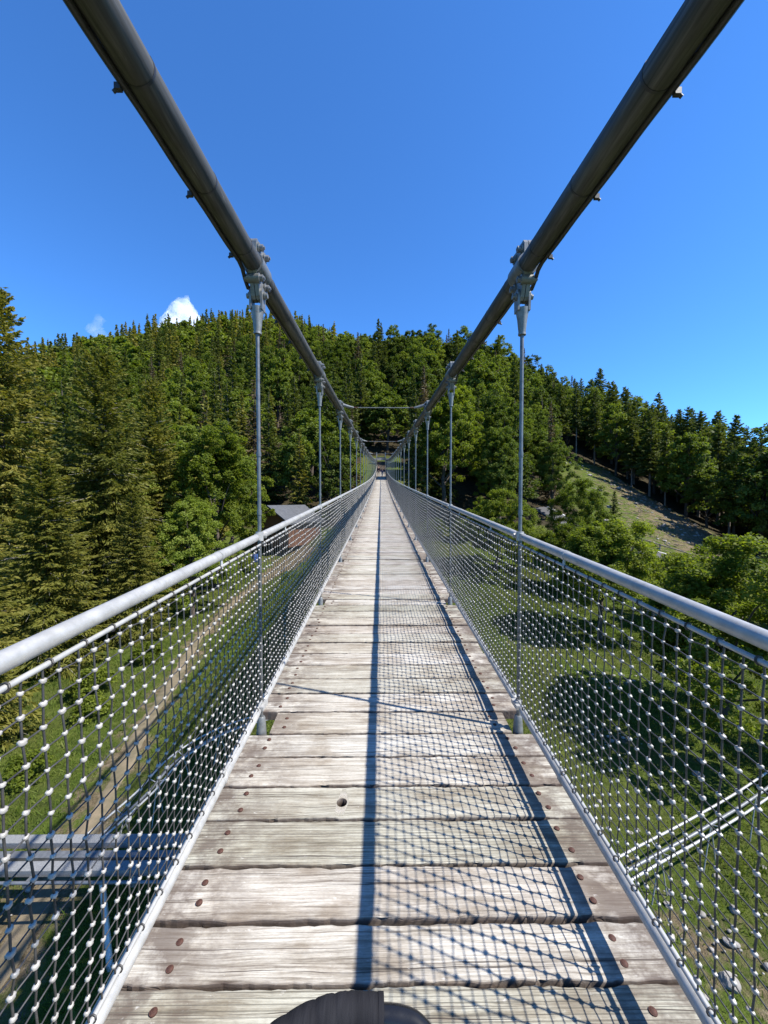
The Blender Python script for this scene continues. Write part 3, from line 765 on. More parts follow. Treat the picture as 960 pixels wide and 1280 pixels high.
def spruce(seed, H=18, R=3.2, bare=.06, whorl=.36, per=7, spray=.36, sw=.075, dens=7.0, twigs=40, mat=None, droop=.28, gap=.12, top=.9, name='spruce_tree', trunk_mat=None, trunk_r=None, profile=1.0):
    r = np.random.default_rng(seed); lv = Leaves(); tr = MB(); tw = MB()
    trunk_r = trunk_r or H*.0125
    lean = r.normal(0, .012, 2)
    tr.tube([(lean[0]*z*z/H, lean[1]*z*z/H, z) for z in np.linspace(-.6, H, 9)], [trunk_r*1.25*(1-i/8)**.85+.012 for i in range(9)], 8)
    z = H*bare
    C, D, Sd, LL, Wd, T = [], [], [], [], [], []
    while z < H*.985:
        f = (z/H-bare)/(1-bare); Lm = R*((1-f)**profile)*(.92 if f > .1 else .75+1.7*f) + .10
        n = max(3, int(per*(1-.45*f)+r.integers(-1, 2)))
        a0 = r.random()*6.28; wt = r.random()
        for k in range(n):
            if r.random() < gap and f < .85: continue
            a = a0 + 6.283*k/n + r.normal(0, .22); L = Lm*r.uniform(.62, 1.18)
            el = .55*f**2 + .02 - droop*(1-f)*r.uniform(.5, 1.5); zz = z + r.normal(0, whorl*.35)
            m = max(4, int(L*dens*2.4))
            u = r.random(m)**.85; u = .04+.96*u
            bx = np.cos(a)*np.cos(el); by = np.sin(a)*np.cos(el)
            pts = np.stack([bx*u*L, by*u*L, zz + np.sin(el)*u*L - .10*L*u*u*(1-f) + .12*L*u**3], 1)
            out = np.array([bx, by, np.sin(el)]); sd = np.array([-np.sin(a), np.cos(a), 0])
            sg = r.choice([-1, 1], m); wd = L*.30*(1-u*.75)*r.random(m)
            ct = pts + sd*(sg*wd)[:, None] + np.stack([0*u, 0*u, -wd*.38 - r.random(m)*.20*spray], 1)
            dd = unit(out*r.uniform(.4, 1, m)[:, None] + sd*(sg*r.uniform(.2, .95, m))[:, None] + np.stack([0*u, 0*u, -r.uniform(-.10, .75, m)*(1-.5*f)], 1))
            ss = unit(np.cross(dd, r.normal(0, 1, (m, 3))+np.array([0, 0, .6])))
            C.append(ct); D.append(dd); Sd.append(ss)
            LL.append(spray*r.uniform(.55, 1.3, m)*(.65+.5*(1-f))); Wd.append(sw*r.uniform(.7, 1.4, m))
            T.append(np.clip(.30*wt + .28*r.random() + .42*r.random(m) + .18*(u-.5), 0, 1))
            if twigs and r.random() < twigs/200 and L > .9 and f < .8:
                P = [(bx*q*L, by*q*L, zz+np.sin(el)*q*L - .10*L*q*q + .06 + .10*q) for q in (0.05, .4, .75, 1.08)]
                tw.tube(P, [.028, .02, .013, .005], 4, 0, False)
        z += whorl*r.uniform(.75, 1.25)*(1-.45*f)
    lv.add(np.concatenate(C), np.concatenate(D), np.concatenate(Sd), np.concatenate(LL), np.concatenate(Wd), np.concatenate(T))
    crown = lv.mesh('crown', mat or M_NEEDLE); trunk = tr.mesh('trunk', trunk_mat or M_BARK)
    dry = tw.mesh('dry_branches', M_TWIG) if tw.v else None
    return [('trunk', trunk), ('crown', crown)] + ([('dry_branches', dry)] if dry else [])

def broadleaf(seed, H=12, R=4.0, base=.18, clumps=150, per=260, leaf=.17, mat=None, lobes=6, flat=.55, trunk_mat=None, limbs=16, cl=.17, ragged=.35):
    r = np.random.default_rng(seed); lv = Leaves(); tr = MB()
    z0 = H*base; hc = (H-z0)/2; zc0 = z0+hc
    lob = unit(r.normal(0, 1, (lobes, 3))); amp = r.uniform(-ragged*.6, ragged, lobes)
    d = unit(r.normal(0, 1, (clumps, 3))); d[:, 2] = np.where(d[:, 2] < -.6, -d[:, 2], d[:, 2])
    k = 1 + (np.maximum(0, d @ lob.T)**3 @ amp)
    rad = (r.random(clumps)**.38)*(.95)*k
    cc = d*rad[:, None]*np.array([R, R, hc]) + np.array([0, 0, zc0])
    f = np.clip((cc[:, 2]-z0)/(H-z0), 0, 1)
    cc[:, :2] *= (1-.25*np.maximum(0, f-.55)/.45)[:, None]
    cr = R*cl*r.uniform(.6, 1.35, clumps)
    tint_c = r.random(clumps)
    m = clumps*per
    g = r.normal(0, 1, (clumps, per, 3)); g = unit(g)*(r.random((clumps, per, 1))**.45); g[:, :, 2] *= flat
    c = cc[:, None] + g*cr[:, None, None]; c[:, :, 2] -= .25*cr[:, None]*(g[:, :, 0]**2+g[:, :, 1]**2)
    nrm = unit(np.array([0, 0, .75]) + .55*unit(cc[:, None]-np.array([0, 0, zc0])) + .75*r.normal(0, 1, (clumps, per, 3)))
    dd = unit(np.cross(nrm, r.normal(0, 1, (clumps, per, 3)))); ss = np.cross(nrm, dd)
    tint = np.clip(.55*tint_c[:, None] + .45*r.random((clumps, per)), 0, 1)
    sz = leaf*r.uniform(.6, 1.35, m)
    lv.add(c.reshape(-1, 3), dd.reshape(-1, 3), ss.reshape(-1, 3), sz, sz*.72, tint.ravel())
    tr.tube([(r.normal(0, .05)*i, r.normal(0, .05)*i, zz) for i, zz in enumerate(np.linspace(-.5, zc0+hc*.55, 6))], [H*.017*(1.3-.2*i) for i in range(6)], 8)
    for i in r.choice(clumps, min(limbs, clumps), replace=False):
        p = Vector(cc[i]); a = Vector((0, 0, z0*.75+(p.z-z0)*.45)); mid = a.lerp(p, .55)+Vector((0, 0, .12*R))
        tr.tube([a, mid, p], [H*.007, H*.0045, .015], 5, 0, False)
    return [('trunk', tr.mesh('trunk', trunk_mat or M_BARK)), ('crown', lv.mesh('crown', mat or M_LEAF))]

def plant(parts, name, label, cat, x, y, scale=1.0, rz=None, group=None, sz=None, dz=-.1):
    o = empty(name, (x, y, gz(x, y)+dz), random.random()*6.28 if rz is None else rz)
    o.scale = (scale, scale, sz or scale)
    for nm, me in parts: link(nm, me, o)
    return tag(o, label, cat, group)

# --- near spruces on the left: several individual growths
NS = [spruce(11, 18, 4.6, .02, .27, 11, .40, .10, 13, 30, M_NEEDLE_OLIVE, .46, .10, trunk_r=.13, profile=.64),
      spruce(12, 18, 4.9, .02, .28, 11, .42, .10, 13, 34, M_NEEDLE_OLIVE, .55, .12, trunk_r=.13, profile=.52),
      spruce(13, 16, 3.9, .02, .27, 11, .38, .095, 13, 22, M_NEEDLE_OLIVE, .40, .08, trunk_r=.11, profile=.58)]
plant(NS[0], 'spruce_tree', 'tallest olive brown spruce, its tip above the ridge at the left edge', 'spruce', -21.4, 22, .95, 1.0, sz=19.9/18)
plant(NS[1], 'spruce_tree', 'broad olive spruce with grey dry branches, right of the tallest one', 'spruce', -18.6, 26, .92, 2.2, sz=18.0/18)
plant(NS[2], 'spruce_tree', 'narrow dense olive spruce rising just left of the pale green saplings', 'spruce', -18.2, 31, .95, 4.0, sz=17.4/16)
plant(NS[0], 'spruce_tree', 'spruce with long drooping boughs standing in front of the broad one', 'spruce', -16.4, 18.8, .72, 3.3, sz=10.4/18)
plant(NS[1], 'spruce_tree', 'lowest nearest spruce whose boughs show through the left net', 'spruce', -14.2, 12.6, .56, 0.4, sz=.52)
plant(NS[0], 'spruce_tree', 'spruce by the dirt path whose lower boughs hang over the grass', 'spruce', -14.4, 22.4, .50, 2.9, sz=.48)

# --- broadleaf trees near the bridge
NBW = broadleaf(25, 13, 3.6, .14, 340, 160, .17, M_LEAF_WOOD, 10, .75, cl=.13, ragged=.6)
NB = [broadleaf(21, 7.4, 3.1, .16, 300, 250, .125, M_LEAF, 11, .75, cl=.14, ragged=.8),
      broadleaf(22, 6.6, 3.0, .05, 300, 250, .12, M_LEAF, 12, .75, cl=.14, ragged=.85),
      broadleaf(23, 10, 2.6, .06, 260, 170, .14, M_LEAF_BRIGHT, 8, .75, cl=.15, ragged=.5),
      broadleaf(24, 13, 3.6, .16, 330, 170, .17, M_LEAF, 9, .75, cl=.13, ragged=.5)]
plant(NB[0], 'leafy_tree', 'round bright green tree beyond the right handrail, shading the lawn', 'tree', 13.3, 23, 1, .4)
plant(NB[1], 'leafy_tree', 'big spreading green tree at the right edge above the handrail', 'tree', 13.0, 14.2, 1.0, 1.2, sz=.9)
plant(NB[0], 'leafy_tree', 'low leafy tree behind the spreading one, in front of the cleared slope', 'tree', 20.8, 24.5, .86, 2.2, sz=.70)
plant(NB[1], 'leafy_tree', 'loose shrubby tree below the cleared slope near the right edge', 'tree', 27.5, 26, .62, 3.9, sz=.5)
plant(NB[0], 'leafy_tree', 'shaded tree beyond the round bright one, low under the right handrail', 'tree', 17.2, 31, .9, 3.1, sz=.82)
plant(NB[1], 'leafy_tree', 'dim leafy tree farthest down the lawn right of the bridge', 'tree', 11.0, 36.5, .95, 2.1, sz=.95)
plant(NB[2], 'maple_sapling', 'pale bright green young maple at the foot of the olive spruces', 'maple', -12.9, 26, .82, .3)
plant(NB[2], 'maple_sapling', 'pale green maple glimpsed between two olive spruces', 'maple', -19.6, 31, 1.12, 1.9)
plant(NB[3], 'birch_tree', 'airy light green birch beside the olive spruces', 'birch', -14.2, 33, .98, .3)
plant(NB[3], 'leafy_tree', 'round tree with a dark trunk standing left of the brown hut', 'tree', -16.6, 42.5, .82, 1.3)
plant(NB[0], 'leafy_tree', 'small rounded tree in front of the dark wood left of the hut', 'tree', -19.8, 38, .95, 4.3)
MS = [spruce(31, 12, 2.8, .02, .34, 9, .5, .14, 7, 0, M_NEEDLE, .3, .1), spruce(32, 18, 3.0, .05, .5, 7, .62, .13, 3.6, 0, M_NEEDLE, .3, .14),
      spruce(33, 18, 2.6, .05, .4, 8, .6, .15, 6, 0, M_NEEDLE_BROWN, .35, .15)]
plant(MS[0], 'spruce_tree', 'small dark cone shaped spruce in front of the cleared slope', 'spruce', 24.4, 40, .66, .5)
plant(NB[1], 'leafy_bush', 'dim green bushy tree left of the small dark spruce', 'tree', 20.4, 38.5, .9, 5.0, sz=1.08)
plant(NB[3], 'leafy_tree', 'large light green tree close beside the far half of the bridge, right side', 'tree', 8.6, 53, 1.28, 2.0)
plant(NBW, 'leafy_tree', 'green tree behind and right of the large light one by the bridge', 'tree', 18.5, 58, 1.15, 3.0)
plant(MS[2], 'spruce_tree', 'tall brownish thin spruce rising above the dim bushy tree', 'spruce', 26.4, 60, .9, 1.0)
for q_ in ((24.5,55,.78),(27.6,64,.85),(29.8,72,.9),(24.0,66,.95),(32.4,80,.9),(21.5,62,.95)):
    plant(NBW, 'leafy_tree', 'leafy tree in the row along the upper left border of the cleared slope', 'tree', q_[0], q_[1], q_[2], None, 'trees bordering the cleared slope')
plant(NBW, 'leafy_tree', 'shadowy tree low in the hollow right of the bridge', 'tree', 15.4, 50, .92, 5.0)

# --- forest on the hillside
FS = [spruce(41, 19, 3.3, .04, .5, 8, .75, .27, 4.2, 0, M_NEEDLE, .3, .08, profile=.82), spruce(42, 21, 3.5, .06, .52, 8, .8, .27, 4.0, 0, M_NEEDLE, .34, .1, profile=.8),
      spruce(43, 17, 3.2, .04, .48, 8, .72, .26, 4.2, 0, M_NEEDLE_OLIVE, .3, .08, profile=.85)]
FBR = [spruce(44, 18, 2.9, .06, .5, 7, .7, .2, 3.6, 0, M_NEEDLE_BROWN, .36, .15, profile=.9)]
FP = [spruce(45, 22, 3.5, .36, .5, 8, .8, .27, 4.2, 0, M_NEEDLE, .3, .1, trunk_mat=M_BARK_PALE, trunk_r=.2, profile=.7), spruce(46, 23, 3.3, .42, .5, 8, .8, .27, 4.2, 0, M_NEEDLE, .32, .1, trunk_mat=M_BARK_PALE, trunk_r=.18, profile=.7), spruce(47, 21, 3.5, .3, .5, 8, .8, .27, 4.2, 0, M_NEEDLE, .3, .1, trunk_mat=M_BARK_PALE, trunk_r=.19, profile=.7)]
FB = [broadleaf(51, 13, 4.0, .10, 170, 62, .36, M_LEAF_WOOD, 9, .7, cl=.17, ragged=.45), broadleaf(52, 14, 4.3, .10, 180, 62, .36, M_LEAF_WOOD, 9, .7, cl=.165, ragged=.45), broadleaf(53, 12, 3.6, .08, 160, 62, .34, M_LEAF_DARK, 8, .7, cl=.18, ragged=.4)]

r = np.random.default_rng(77)
def jgrid(x0, x1, y0, y1, s):
    xs, ys = np.meshgrid(np.arange(x0, x1, s), np.arange(y0, y1, s*.9), indexing='ij')
    xs = xs + r.uniform(-.42, .42, xs.shape)*s; ys = ys + r.uniform(-.42, .42, ys.shape)*s
    return np.c_[xs.ravel(), ys.ravel()]
def ang(x, y): return 480 + 480*(x/np.maximum(y, 1))         # rough bearing, to leave out what no view takes in
PT = jgrid(-190, 175, 20, 196, 6.1)
PT = PT[forest_mask(PT[:, 0], PT[:, 1]) & (ang(PT[:, 0], PT[:, 1]) > -330) & (ang(PT[:, 0], PT[:, 1]) < 1250)]
# keep off the near ones
keepers = [(-22.2,22),(-18.6,26),(-18.2,31),(-16.4,18.8),(-12.6,25),(-19.6,31),(-14.2,33),(-16.6,42.5),(-19.8,38),(24.4,40),(20.6,38.5),(8.6,53),(19.5,58),(27.6,60),(15.4,50)]
PT = PT[np.min(np.hypot(PT[:, :1]-np.array(keepers)[:, 0], PT[:, 1:]-np.array(keepers)[:, 1]), axis=1) > 3.4]
EDGE = [(52.2,48),(52.8,53),(52.6,57.5),(53,62),(53.2,66.5),(52.8,71),(53,75.5),(52.4,80),(51.8,84.5),(51.5,43),(49.5,89),(46,90.5),(42.5,91)]
BK = jgrid(56, 92, 28, 104, 5.2); BK = BK[ang(BK[:, 0], BK[:, 1]) < 1090]; PT = np.r_[PT, BK]
PT = np.r_[PT[np.min(np.hypot(PT[:, :1]-np.array(EDGE)[:, 0], PT[:, 1:]-np.array(EDGE)[:, 1]), axis=1) > 2.6], np.array(EDGE)]
q_ = (PT[:, 0] > 16) & (PT[:, 0] < 44) & (PT[:, 1] > 44) & (PT[:, 1] < 88) & (PT[:, 0] > 25+(PT[:, 1]-45)*.23-5.5) & (PT[:, 1] < 84); PT = PT[~q_]
PT = PT[np.argsort(np.hypot(PT[:, 0], PT[:, 1]))]
ZG = ground(PT[:, 0], PT[:, 1])
LAB = {
 'tall': ('tall spruce with a bare pale trunk in the dark stand above the cleared slope', 'spruce', 'tall bare trunked spruces of the right hand stand'),
 'conL': ('dark green spruce in the dense wood on the left hillside', 'spruce', 'spruces of the left hillside'),
 'olv': ('olive tinted spruce among the dark ones on the left hillside', 'spruce', 'olive spruces of the left hillside'),
 'conC': ('dark pointed spruce standing among the leafy trees of the middle hill', 'spruce', 'spruces of the middle hill'),
 'brn': ('brown dying spruce standing among green trees on the hillside', 'spruce', 'brown dying spruces'),
 'lfL': ('fresh green leafy tree among the spruces of the left hillside', 'tree', 'leafy trees of the left hillside'),
 'lfC': ('round green leafy tree on the middle hill behind the bridge', 'tree', 'leafy trees of the middle hill'),
 'dkC': ('deep green leafy tree on the middle hill behind the bridge', 'tree', 'deep green trees of the middle hill'),
}
cnt = {}; MASS = []
for (x, y), z in zip(PT, ZG):
    p = ang(x, y); q = r.random(); dist = math.hypot(x, y)
    patch = math.sin(x*.055+1.3)*math.cos(y*.047-.6) + .35*math.sin(x*.17+y*.13)
    if x > 41 and (y < 96 or x > 62) and x > 40+.0*y: key = 'tall' if q < (.8 if x < 57 else (.36 if y < 66 else .55)) else 'lfC'
    elif p < 385 - .35*max(0, dist-60)*(dist < 160): key = 'brn' if q < .11 else ('lfL' if q < .46+.38*patch else ('olv' if q < .72 else 'conL'))
    else: key = 'brn' if q < .06 else ('conC' if q < .22-.16*patch else ('dkC' if q < .44 else 'lfC'))
    if key == 'tall': parts = FP[int(r.integers(3))]; nm = 'spruce_tree'; sc = r.uniform(.66, 1.0)*(.95 if x < 56 else 1)*min(1, .80+.0045*max(0, y-30))
    elif key in ('conL', 'conC'): parts = FS[int(r.integers(2))]; nm = 'spruce_tree'; sc = r.uniform(.6, 1.1)
    elif key == 'olv': parts = FS[2]; nm = 'spruce_tree'; sc = r.uniform(.75, 1.12)
    elif key == 'brn': parts = FBR[0]; nm = 'spruce_tree'; sc = r.uniform(.75, 1.05)
    elif key == 'dkC': parts = FB[2]; nm = 'leafy_tree'; sc = r.uniform(.85, 1.2)
    else: parts = FB[int(r.integers(2))]; nm = 'leafy_tree'; sc = r.uniform(.7, 1.2)
    if y < 62 and abs(x) < 20: sc *= .8
    cat = 'c' if nm == 'spruce_tree' else 'b'
    cnt[cat] = cnt.get(cat, 0)+1
    if cnt[cat] > 268 or not -70 < p < 1030: cnt[cat] -= 1; MASS.append((x, y, z, cat, sc)); continue
    lb, ct, grp = LAB[key]
    o = empty(nm, (x, y, z-.3), r.random()*6.28); o.scale = (sc*r.uniform(.9, 1.1),)*2 + (sc,)
    for pn, me in parts: link(pn, me, o)
    tag(o, lb, ct, grp)

# --- the far ridge reads as one mass: light crowns merged into one object
FAR = jgrid(-560, 60, 196, 352, 6.6)
pa = ang(FAR[:, 0], FAR[:, 1]); FAR = FAR[(pa > -330) & (pa < 560)]
zf = ground(FAR[:, 0], FAR[:, 1])
items = [(x, y, z, 'c' if r.random() < .62 - .3*math.sin(x*.031+y*.02)*math.cos(y*.043-x*.01) else 'b', r.uniform(.62, .88)) for (x, y), z in zip(FAR, zf)] + MASS
def far_con(seed):
    p = spruce(seed, 17, 3.0, .04, .95, 6, 1.3, .55, 1.3, 0, M_NEEDLE, .3, .08, profile=.85); me = p[1][1]
    V = np.zeros(len(me.vertices)*3); me.vertices.foreach_get('co', V); t = np.zeros(len(me.vertices)); me.attributes['tint'].data.foreach_get('value', t)
    return V.reshape(-1, 3), t
def far_brd(seed):
    p = broadleaf(seed, 12.5, 3.8, .12, 40, 26, .95, M_LEAF_WOOD, 6, .6, cl=.27); me = p[1][1]
    V = np.zeros(len(me.vertices)*3); me.vertices.foreach_get('co', V); t = np.zeros(len(me.vertices)); me.attributes['tint'].data.foreach_get('value', t)
    return V.reshape(-1, 3), t
PC = [far_con(i) for i in (61, 62, 63)]; PB = [far_brd(i) for i in (64, 65, 66)]
VV = {'c': [], 'o': [], 'b': []}; TT = {'c': [], 'o': [], 'b': []}
for (x, y, z, c, sc) in items:
    V, t = (PC if c == 'c' else PB)[int(r.integers(3))]
    a = r.random()*6.28; ca, sa = math.cos(a), math.sin(a)
    Q = np.c_[V[:, 0]*ca-V[:, 1]*sa, V[:, 0]*sa+V[:, 1]*ca, V[:, 2]]*sc + np.array([x, y, z-.4])
    kk = 'o' if (c == 'c' and r.random() < .45) else c
    VV[kk].append(Q); TT[kk].append(np.clip(t*.6+.4*r.random(), 0, 1))
order_ = ['c', 'o', 'b']; Vs = [np.concatenate(VV[k]) for k in order_]; V = np.concatenate(Vs)
mi = np.concatenate([np.full(len(v)//4, i) for i, v in enumerate(Vs)])
me = np_mesh('distant_forest', V, np.arange(len(V)).reshape(-1, 4), [M_NEEDLE, M_NEEDLE_OLIVE, M_LEAF_WOOD], mi, attrs={'tint': np.concatenate([np.concatenate(TT[k]) for k in order_])})
tag(link('distant_forest', me), 'dense far wood covering the upper hillside up to the ridge', 'forest', kind='stuff')
print('forest', len(PT), cnt, len(MASS), len(items), len(V)//4)

# ------------------------------------------------------------------ things on the valley floor
def blade_field(n, x0, x1, y0, y1, seed):
    r = np.random.default_rng(seed)
    y = y0 + (y1-y0)*r.random(n)**1.7; x = x0 + (x1-x0)*r.random(n)
    keep = np.ones(n, bool)
    PDv = np.full(n, 99.)
    for (p, q) in zip(PATHP[:-1], PATHP[1:]):
        e = q-p; tt = np.clip(((x-p[0])*e[0]+(y-p[1])*e[1])/(e@e), 0, 1); PDv = np.minimum(PDv, np.hypot(x-p[0]-tt*e[0], y-p[1]-tt*e[1]))
    dens = .5+.5*np.sin(x*1.9+1.1*np.sin(y*1.3))*np.sin(y*1.6+.8*np.cos(x*.9)) ; dens = .25+.75*dens
    dens *= np.clip((PDv-.35)/.9, 0, 1)
    dens *= 1-.9*np.exp(-((x-6.2)**2+(y-6.9)**2)/3.5); dens *= 1-.95*np.exp(-((x-10)**2+(y-12)**2)/1.2); dens *= 1-.8*np.exp(-((x+9.5)**2+(y-7)**2)/4)
    for (ax, ay, aq) in ((8.3,13.5,1.1),(5.5,10,.8),(11,18,2.2),(5,17,1.5),(8.5,22,3)): dens *= 1-.85*np.exp(-((x-ax)**2+(y-ay)**2)/aq)
    dens *= np.clip(.25+1.1*(.5+.5*np.sin(x*.43+1.7*np.sin(y*.31+.5))*np.cos(y*.37-.6*x*.2)), 0, 1)
    keep &= r.random(n) < dens
    x, y = x[keep], y[keep]; m = len(x); z = ground(x, y) + .05*np.sin(x*1.3+.7*y)*np.cos(y*.9-.4*x) - .015
    h = r.uniform(.04, .12, m)*(1+.02*y)*(1+.9*(r.random(m) < .06)); w = r.uniform(.005, .012, m)*(1+.05*y)
    a = r.random(m)*6.283; l = r.normal(0, .5, (m, 2))*h[:, None]
    B = np.stack([x, y, z], 1); sd = np.stack([np.cos(a), np.sin(a), 0*a], 1)*w[:, None]
    T = B + np.c_[l, h]
    V = np.stack([B-sd, B+sd, T+sd*.3, T-sd*.3], 1).reshape(-1, 3)
    t = np.clip(.45*(.5+.5*np.sin(x*.8+y*.6)*np.cos(y*.5-x*.3)) + .55*r.random(m), 0, 1)
    return np_mesh('grass', V, np.arange(len(V)).reshape(-1, 4), M_GRASS, attrs={'tint': np.repeat(t, 4)})
tag(link('grass', blade_field(520000, -16, 22, 3.5, 38, 9)), 'short tufted meadow grass on the valley floor', 'grass', kind='stuff')

def rock_mesh(seed, r0=.5):
    r = np.random.default_rng(seed); bm = bmesh.new(); bmesh.ops.create_icosphere(bm, subdivisions=3, radius=1)
    pl = unit(r.normal(0, 1, (11, 3))); of = r.uniform(.55, .95, 11)
    for v in bm.verts:
        p = np.array(v.co); k = min([1.0]+[o/max(1e-3, p@n) for n, o in zip(pl, of) if p@n > .05])
        p = p*k*np.array([1.15, .9, .72]) + r.normal(0, .012, 3); v.co = p*r0
    me = bpy.data.meshes.new('boulder'); bm.to_mesh(me); bm.free(); me.materials.append(M_ROCK); return me
RK = [rock_mesh(i) for i in (1, 2, 3)]
def boulders(spots, label, group, cat='boulder'):
    for (x, y, sc) in spots:
        o = link('boulder', RK[random.randrange(3)], None, (x, y, gz(x, y)+.12*sc)); o.scale = (sc, sc*random.uniform(.8, 1.1), sc*random.uniform(.7, 1)); o.rotation_euler = (0, 0, random.random()*6.28)
        tag(o, label, cat, group)
boulders([(6.1,6.5,.34),(6.7,7.1,.24),(5.6,7.2,.2),(6.9,6.4,.22),(6.0,7.8,.17),(5.5,6.3,.15),(7.3,7.7,.2)], 'pale stone lying in the bare earth under the right hand net', 'stones in the bare earth patch')
boulders([(27.2,45.5,1.5),(28.4,46.2,1.1),(29.3,47.4,.9),(27.8,48.0,1.2),(30.2,45.0,.7),(31.5,46.8,.6)], 'pale grey boulder in the heap beside the road below the cleared slope', 'boulder heap beside the road')
boulders([(33,56,.8),(37,62,.9),(40,70,1.0),(44,66,.8),(42,57,.7),(46,74,1.0),(38,51,.6),(43,79,1.0)], 'grey boulder scattered on the cleared slope below the tall spruces', 'boulders on the cleared slope')
boulders([(9.8,11.6,.36),(10.5,12.3,.28)], 'brown stone in the small bare patch beneath the spreading tree', 'stones beneath the spreading tree')
boulders([(19.5,27.5,1.3)], 'lone big boulder between the leafy trees and the road', None)

# slash and rubble left from the felling: uncountable
r2 = np.random.default_rng(21); b = MB()
n = 0
while n < 1000:
    x, y = r2.uniform(24, 53), r2.uniform(36, 88)
    if not bool(in_poly(np.array([x]), np.array([y]), CLEAR)[0]): continue
    if r2.random() > .15 + .85*min(1, max(0, (x-25-.36*(y-40))/12)): continue
    n += 1; z = gz(x, y); a = r2.random()*6.28; L = r2.uniform(.25, 1.5); q = r2.uniform(.02, .07)
    if r2.random() < .82:
        b.tube([(x, y, z+.03), (x+math.cos(a)*L, y+math.sin(a)*L, gz(x+math.cos(a)*L, y+math.sin(a)*L)+r2.uniform(.02, .35))], [q, q*.4], 4, 0, False)
    else: b.ball((x, y, z), (r2.uniform(.1, .35), r2.uniform(.1, .3), r2.uniform(.08, .22)), 6, 4, 1)
b2 = MB()
for (ax, ay, aq, k) in ((6.2,6.9,1.1,60),(8.3,13.5,.7,40),(5.5,10,.6,35),(11,18,.9,40),(-9.4,7.2,1.2,60),(5,17,.8,30)):
    for _ in range(k):
        x, y = ax+r2.normal(0, aq), ay+r2.normal(0, aq*.8); q = .018+.06*r2.random()**2.5
        b2.ball((x, y, gz(x, y)+.01), (q*1.3, q, q*.7), 6, 4, 0)
tag(b2.build('gravel', M_ROCK), 'small stones strewn over the bare earth patches of the lawn', 'gravel', kind='stuff')
tag(b.build('felling_litter', [M_LITTER, M_ROCK]), 'broken branches and stones strewn over the cleared slope', 'litter', kind='stuff')

# low scrub on the clearing and along the wood's edge
SB = broadleaf(71, 1.6, 1.1, .02, 60, 60, .13, M_LEAF, 6, .7, cl=.25, limbs=5, ragged=.5)
def scrub(spots, label, grp):
    for (x, y, sc) in spots: plant(SB, 'shrub', label, 'shrub', x, y, sc, None, grp)
scrub([(30,38,1.3),(33,36,1.5),(36,40,1.2),(39,43,1.0),(34,41,1.0),(42,48,1.1),(45,52,.9)], 'low green shrub on the grassy foot of the cleared slope', 'shrubs on the cleared slope')
scrub([(-15.5,36,1.3),(-13.5,38.5,1.0),(-18,35.5,1.4),(-10.5,50.5,1.5),(-8,52,1.6),(-6.2,54,1.3)], 'dark little shrub at the wood edge around the brown hut', 'shrubs around the hut')
scrub([(6.5,46,1.5),(9.5,45,1.6),(12.5,43.5,1.4),(16,44,1.7),(18.5,42,1.5),(11,47.5,1.8)], 'shrub in the shady hollow below the far half of the bridge', 'shrubs in the hollow')
scrub([(-11.2,14.6,.6),(-12.4,16.2,.8),(-10.8,11.4,.6),(-11.8,19.4,.7)], 'small green shrub at the feet of the nearest olive spruces', 'shrubs under the spruces')

# guard rail along the road
g = empty('guard_rail', (0, 0, 0)); tag(g, 'low wooden guard rail along the road below the cleared slope', 'guard rail')
rp_ = [(28.9,51.5),(31,48.6),(33.2,46.3),(36,43),(39.5,39.6)]
b = MB(); b.tube([(x+1.6, y+1.2, gz(x+1.6, y+1.2)+.62) for x, y in rp_], .07, 6); b.build('rail', M_BARK_PALE, g)
for x, y in rp_:
    b = MB(); z = gz(x+1.6, y+1.2); b.tube([(x+1.6, y+1.2, z-.2), (x+1.6, y+1.2, z+.7)], .08, 6); b.build('post', M_BARK_PALE, g)

# the coaster: twin pipe track on V supports, both sides of the bridge
def cr_pts(P, n):
    P = [Vector(p) for p in P]; out = []
    for i in range(len(P)-1):
        p0, p1, p2, p3 = P[max(i-1, 0)], P[i], P[i+1], P[min(i+2, len(P)-1)]
        for k in range(n):
            u = k/n; out.append(.5*((2*p1)+(p2-p0)*u+(2*p0-5*p1+4*p2-p3)*u*u+(3*p1-p0-3*p2+p3)*u**3))
    return out+[P[-1]]
def track(P, label, every=9, skip=()):
    t = empty('coaster_track', (0, 0, 0)); tag(t, label, 'track')
    C = cr_pts(P, 12); L, Rr = [], []
    for i, p in enumerate(C):
        d = (C[min(i+1, len(C)-1)]-C[max(i-1, 0)]).normalized(); nrm = Vector((-d.y, d.x, 0)).normalized()
        L.append(p+nrm*.21); Rr.append(p-nrm*.21)
    for q in (L, Rr):
        b = MB(); b.tube(q, .026, 8); b.build('rail_pipe', M_GALV, t)
    b = MB(); b.tube([p-Vector((0, 0, .09)) for p in C], .035, 8); b.build('centre_pipe', M_BEAM, t)
    for i in range(2, len(C)-1, every):
        p = C[i]; b = MB()
        b.tube([L[i], p-Vector((0, 0, .10)), Rr[i]], .012, 6)
        d = (C[i+1]-C[i-1]).normalized(); z = gz(p.x, p.y)
        for k in (-1, 1): b.tube([p-Vector((0, 0, .1)), Vector((p.x+d.x*.28*k, p.y+d.y*.28*k, z-.15))], .014, 6)
        b.build('support', M_GALV, t)
    return t
track([(-1.2,5.0,1.15),(1.8,6.1,1.2),(4.9,7.5,1.2),(7.2,8.45,1.2),(9.7,9.55,1.22),(13.5,11.4,1.3),(18,13.6,1.5)], 'twin pipe coaster track on V supports crossing the lawn right of the bridge')
track([(3.5,15.6,1.2),(-.5,14.2,1.2),(-3.3,13.3,1.2),(-5.0,12.35,1.2),(-5.9,11.0,1.2),(-6.05,9.6,1.2),(-6.35,8.3,1.22)], 'curved twin pipe coaster track left of the bridge, ending at the steel gangway')
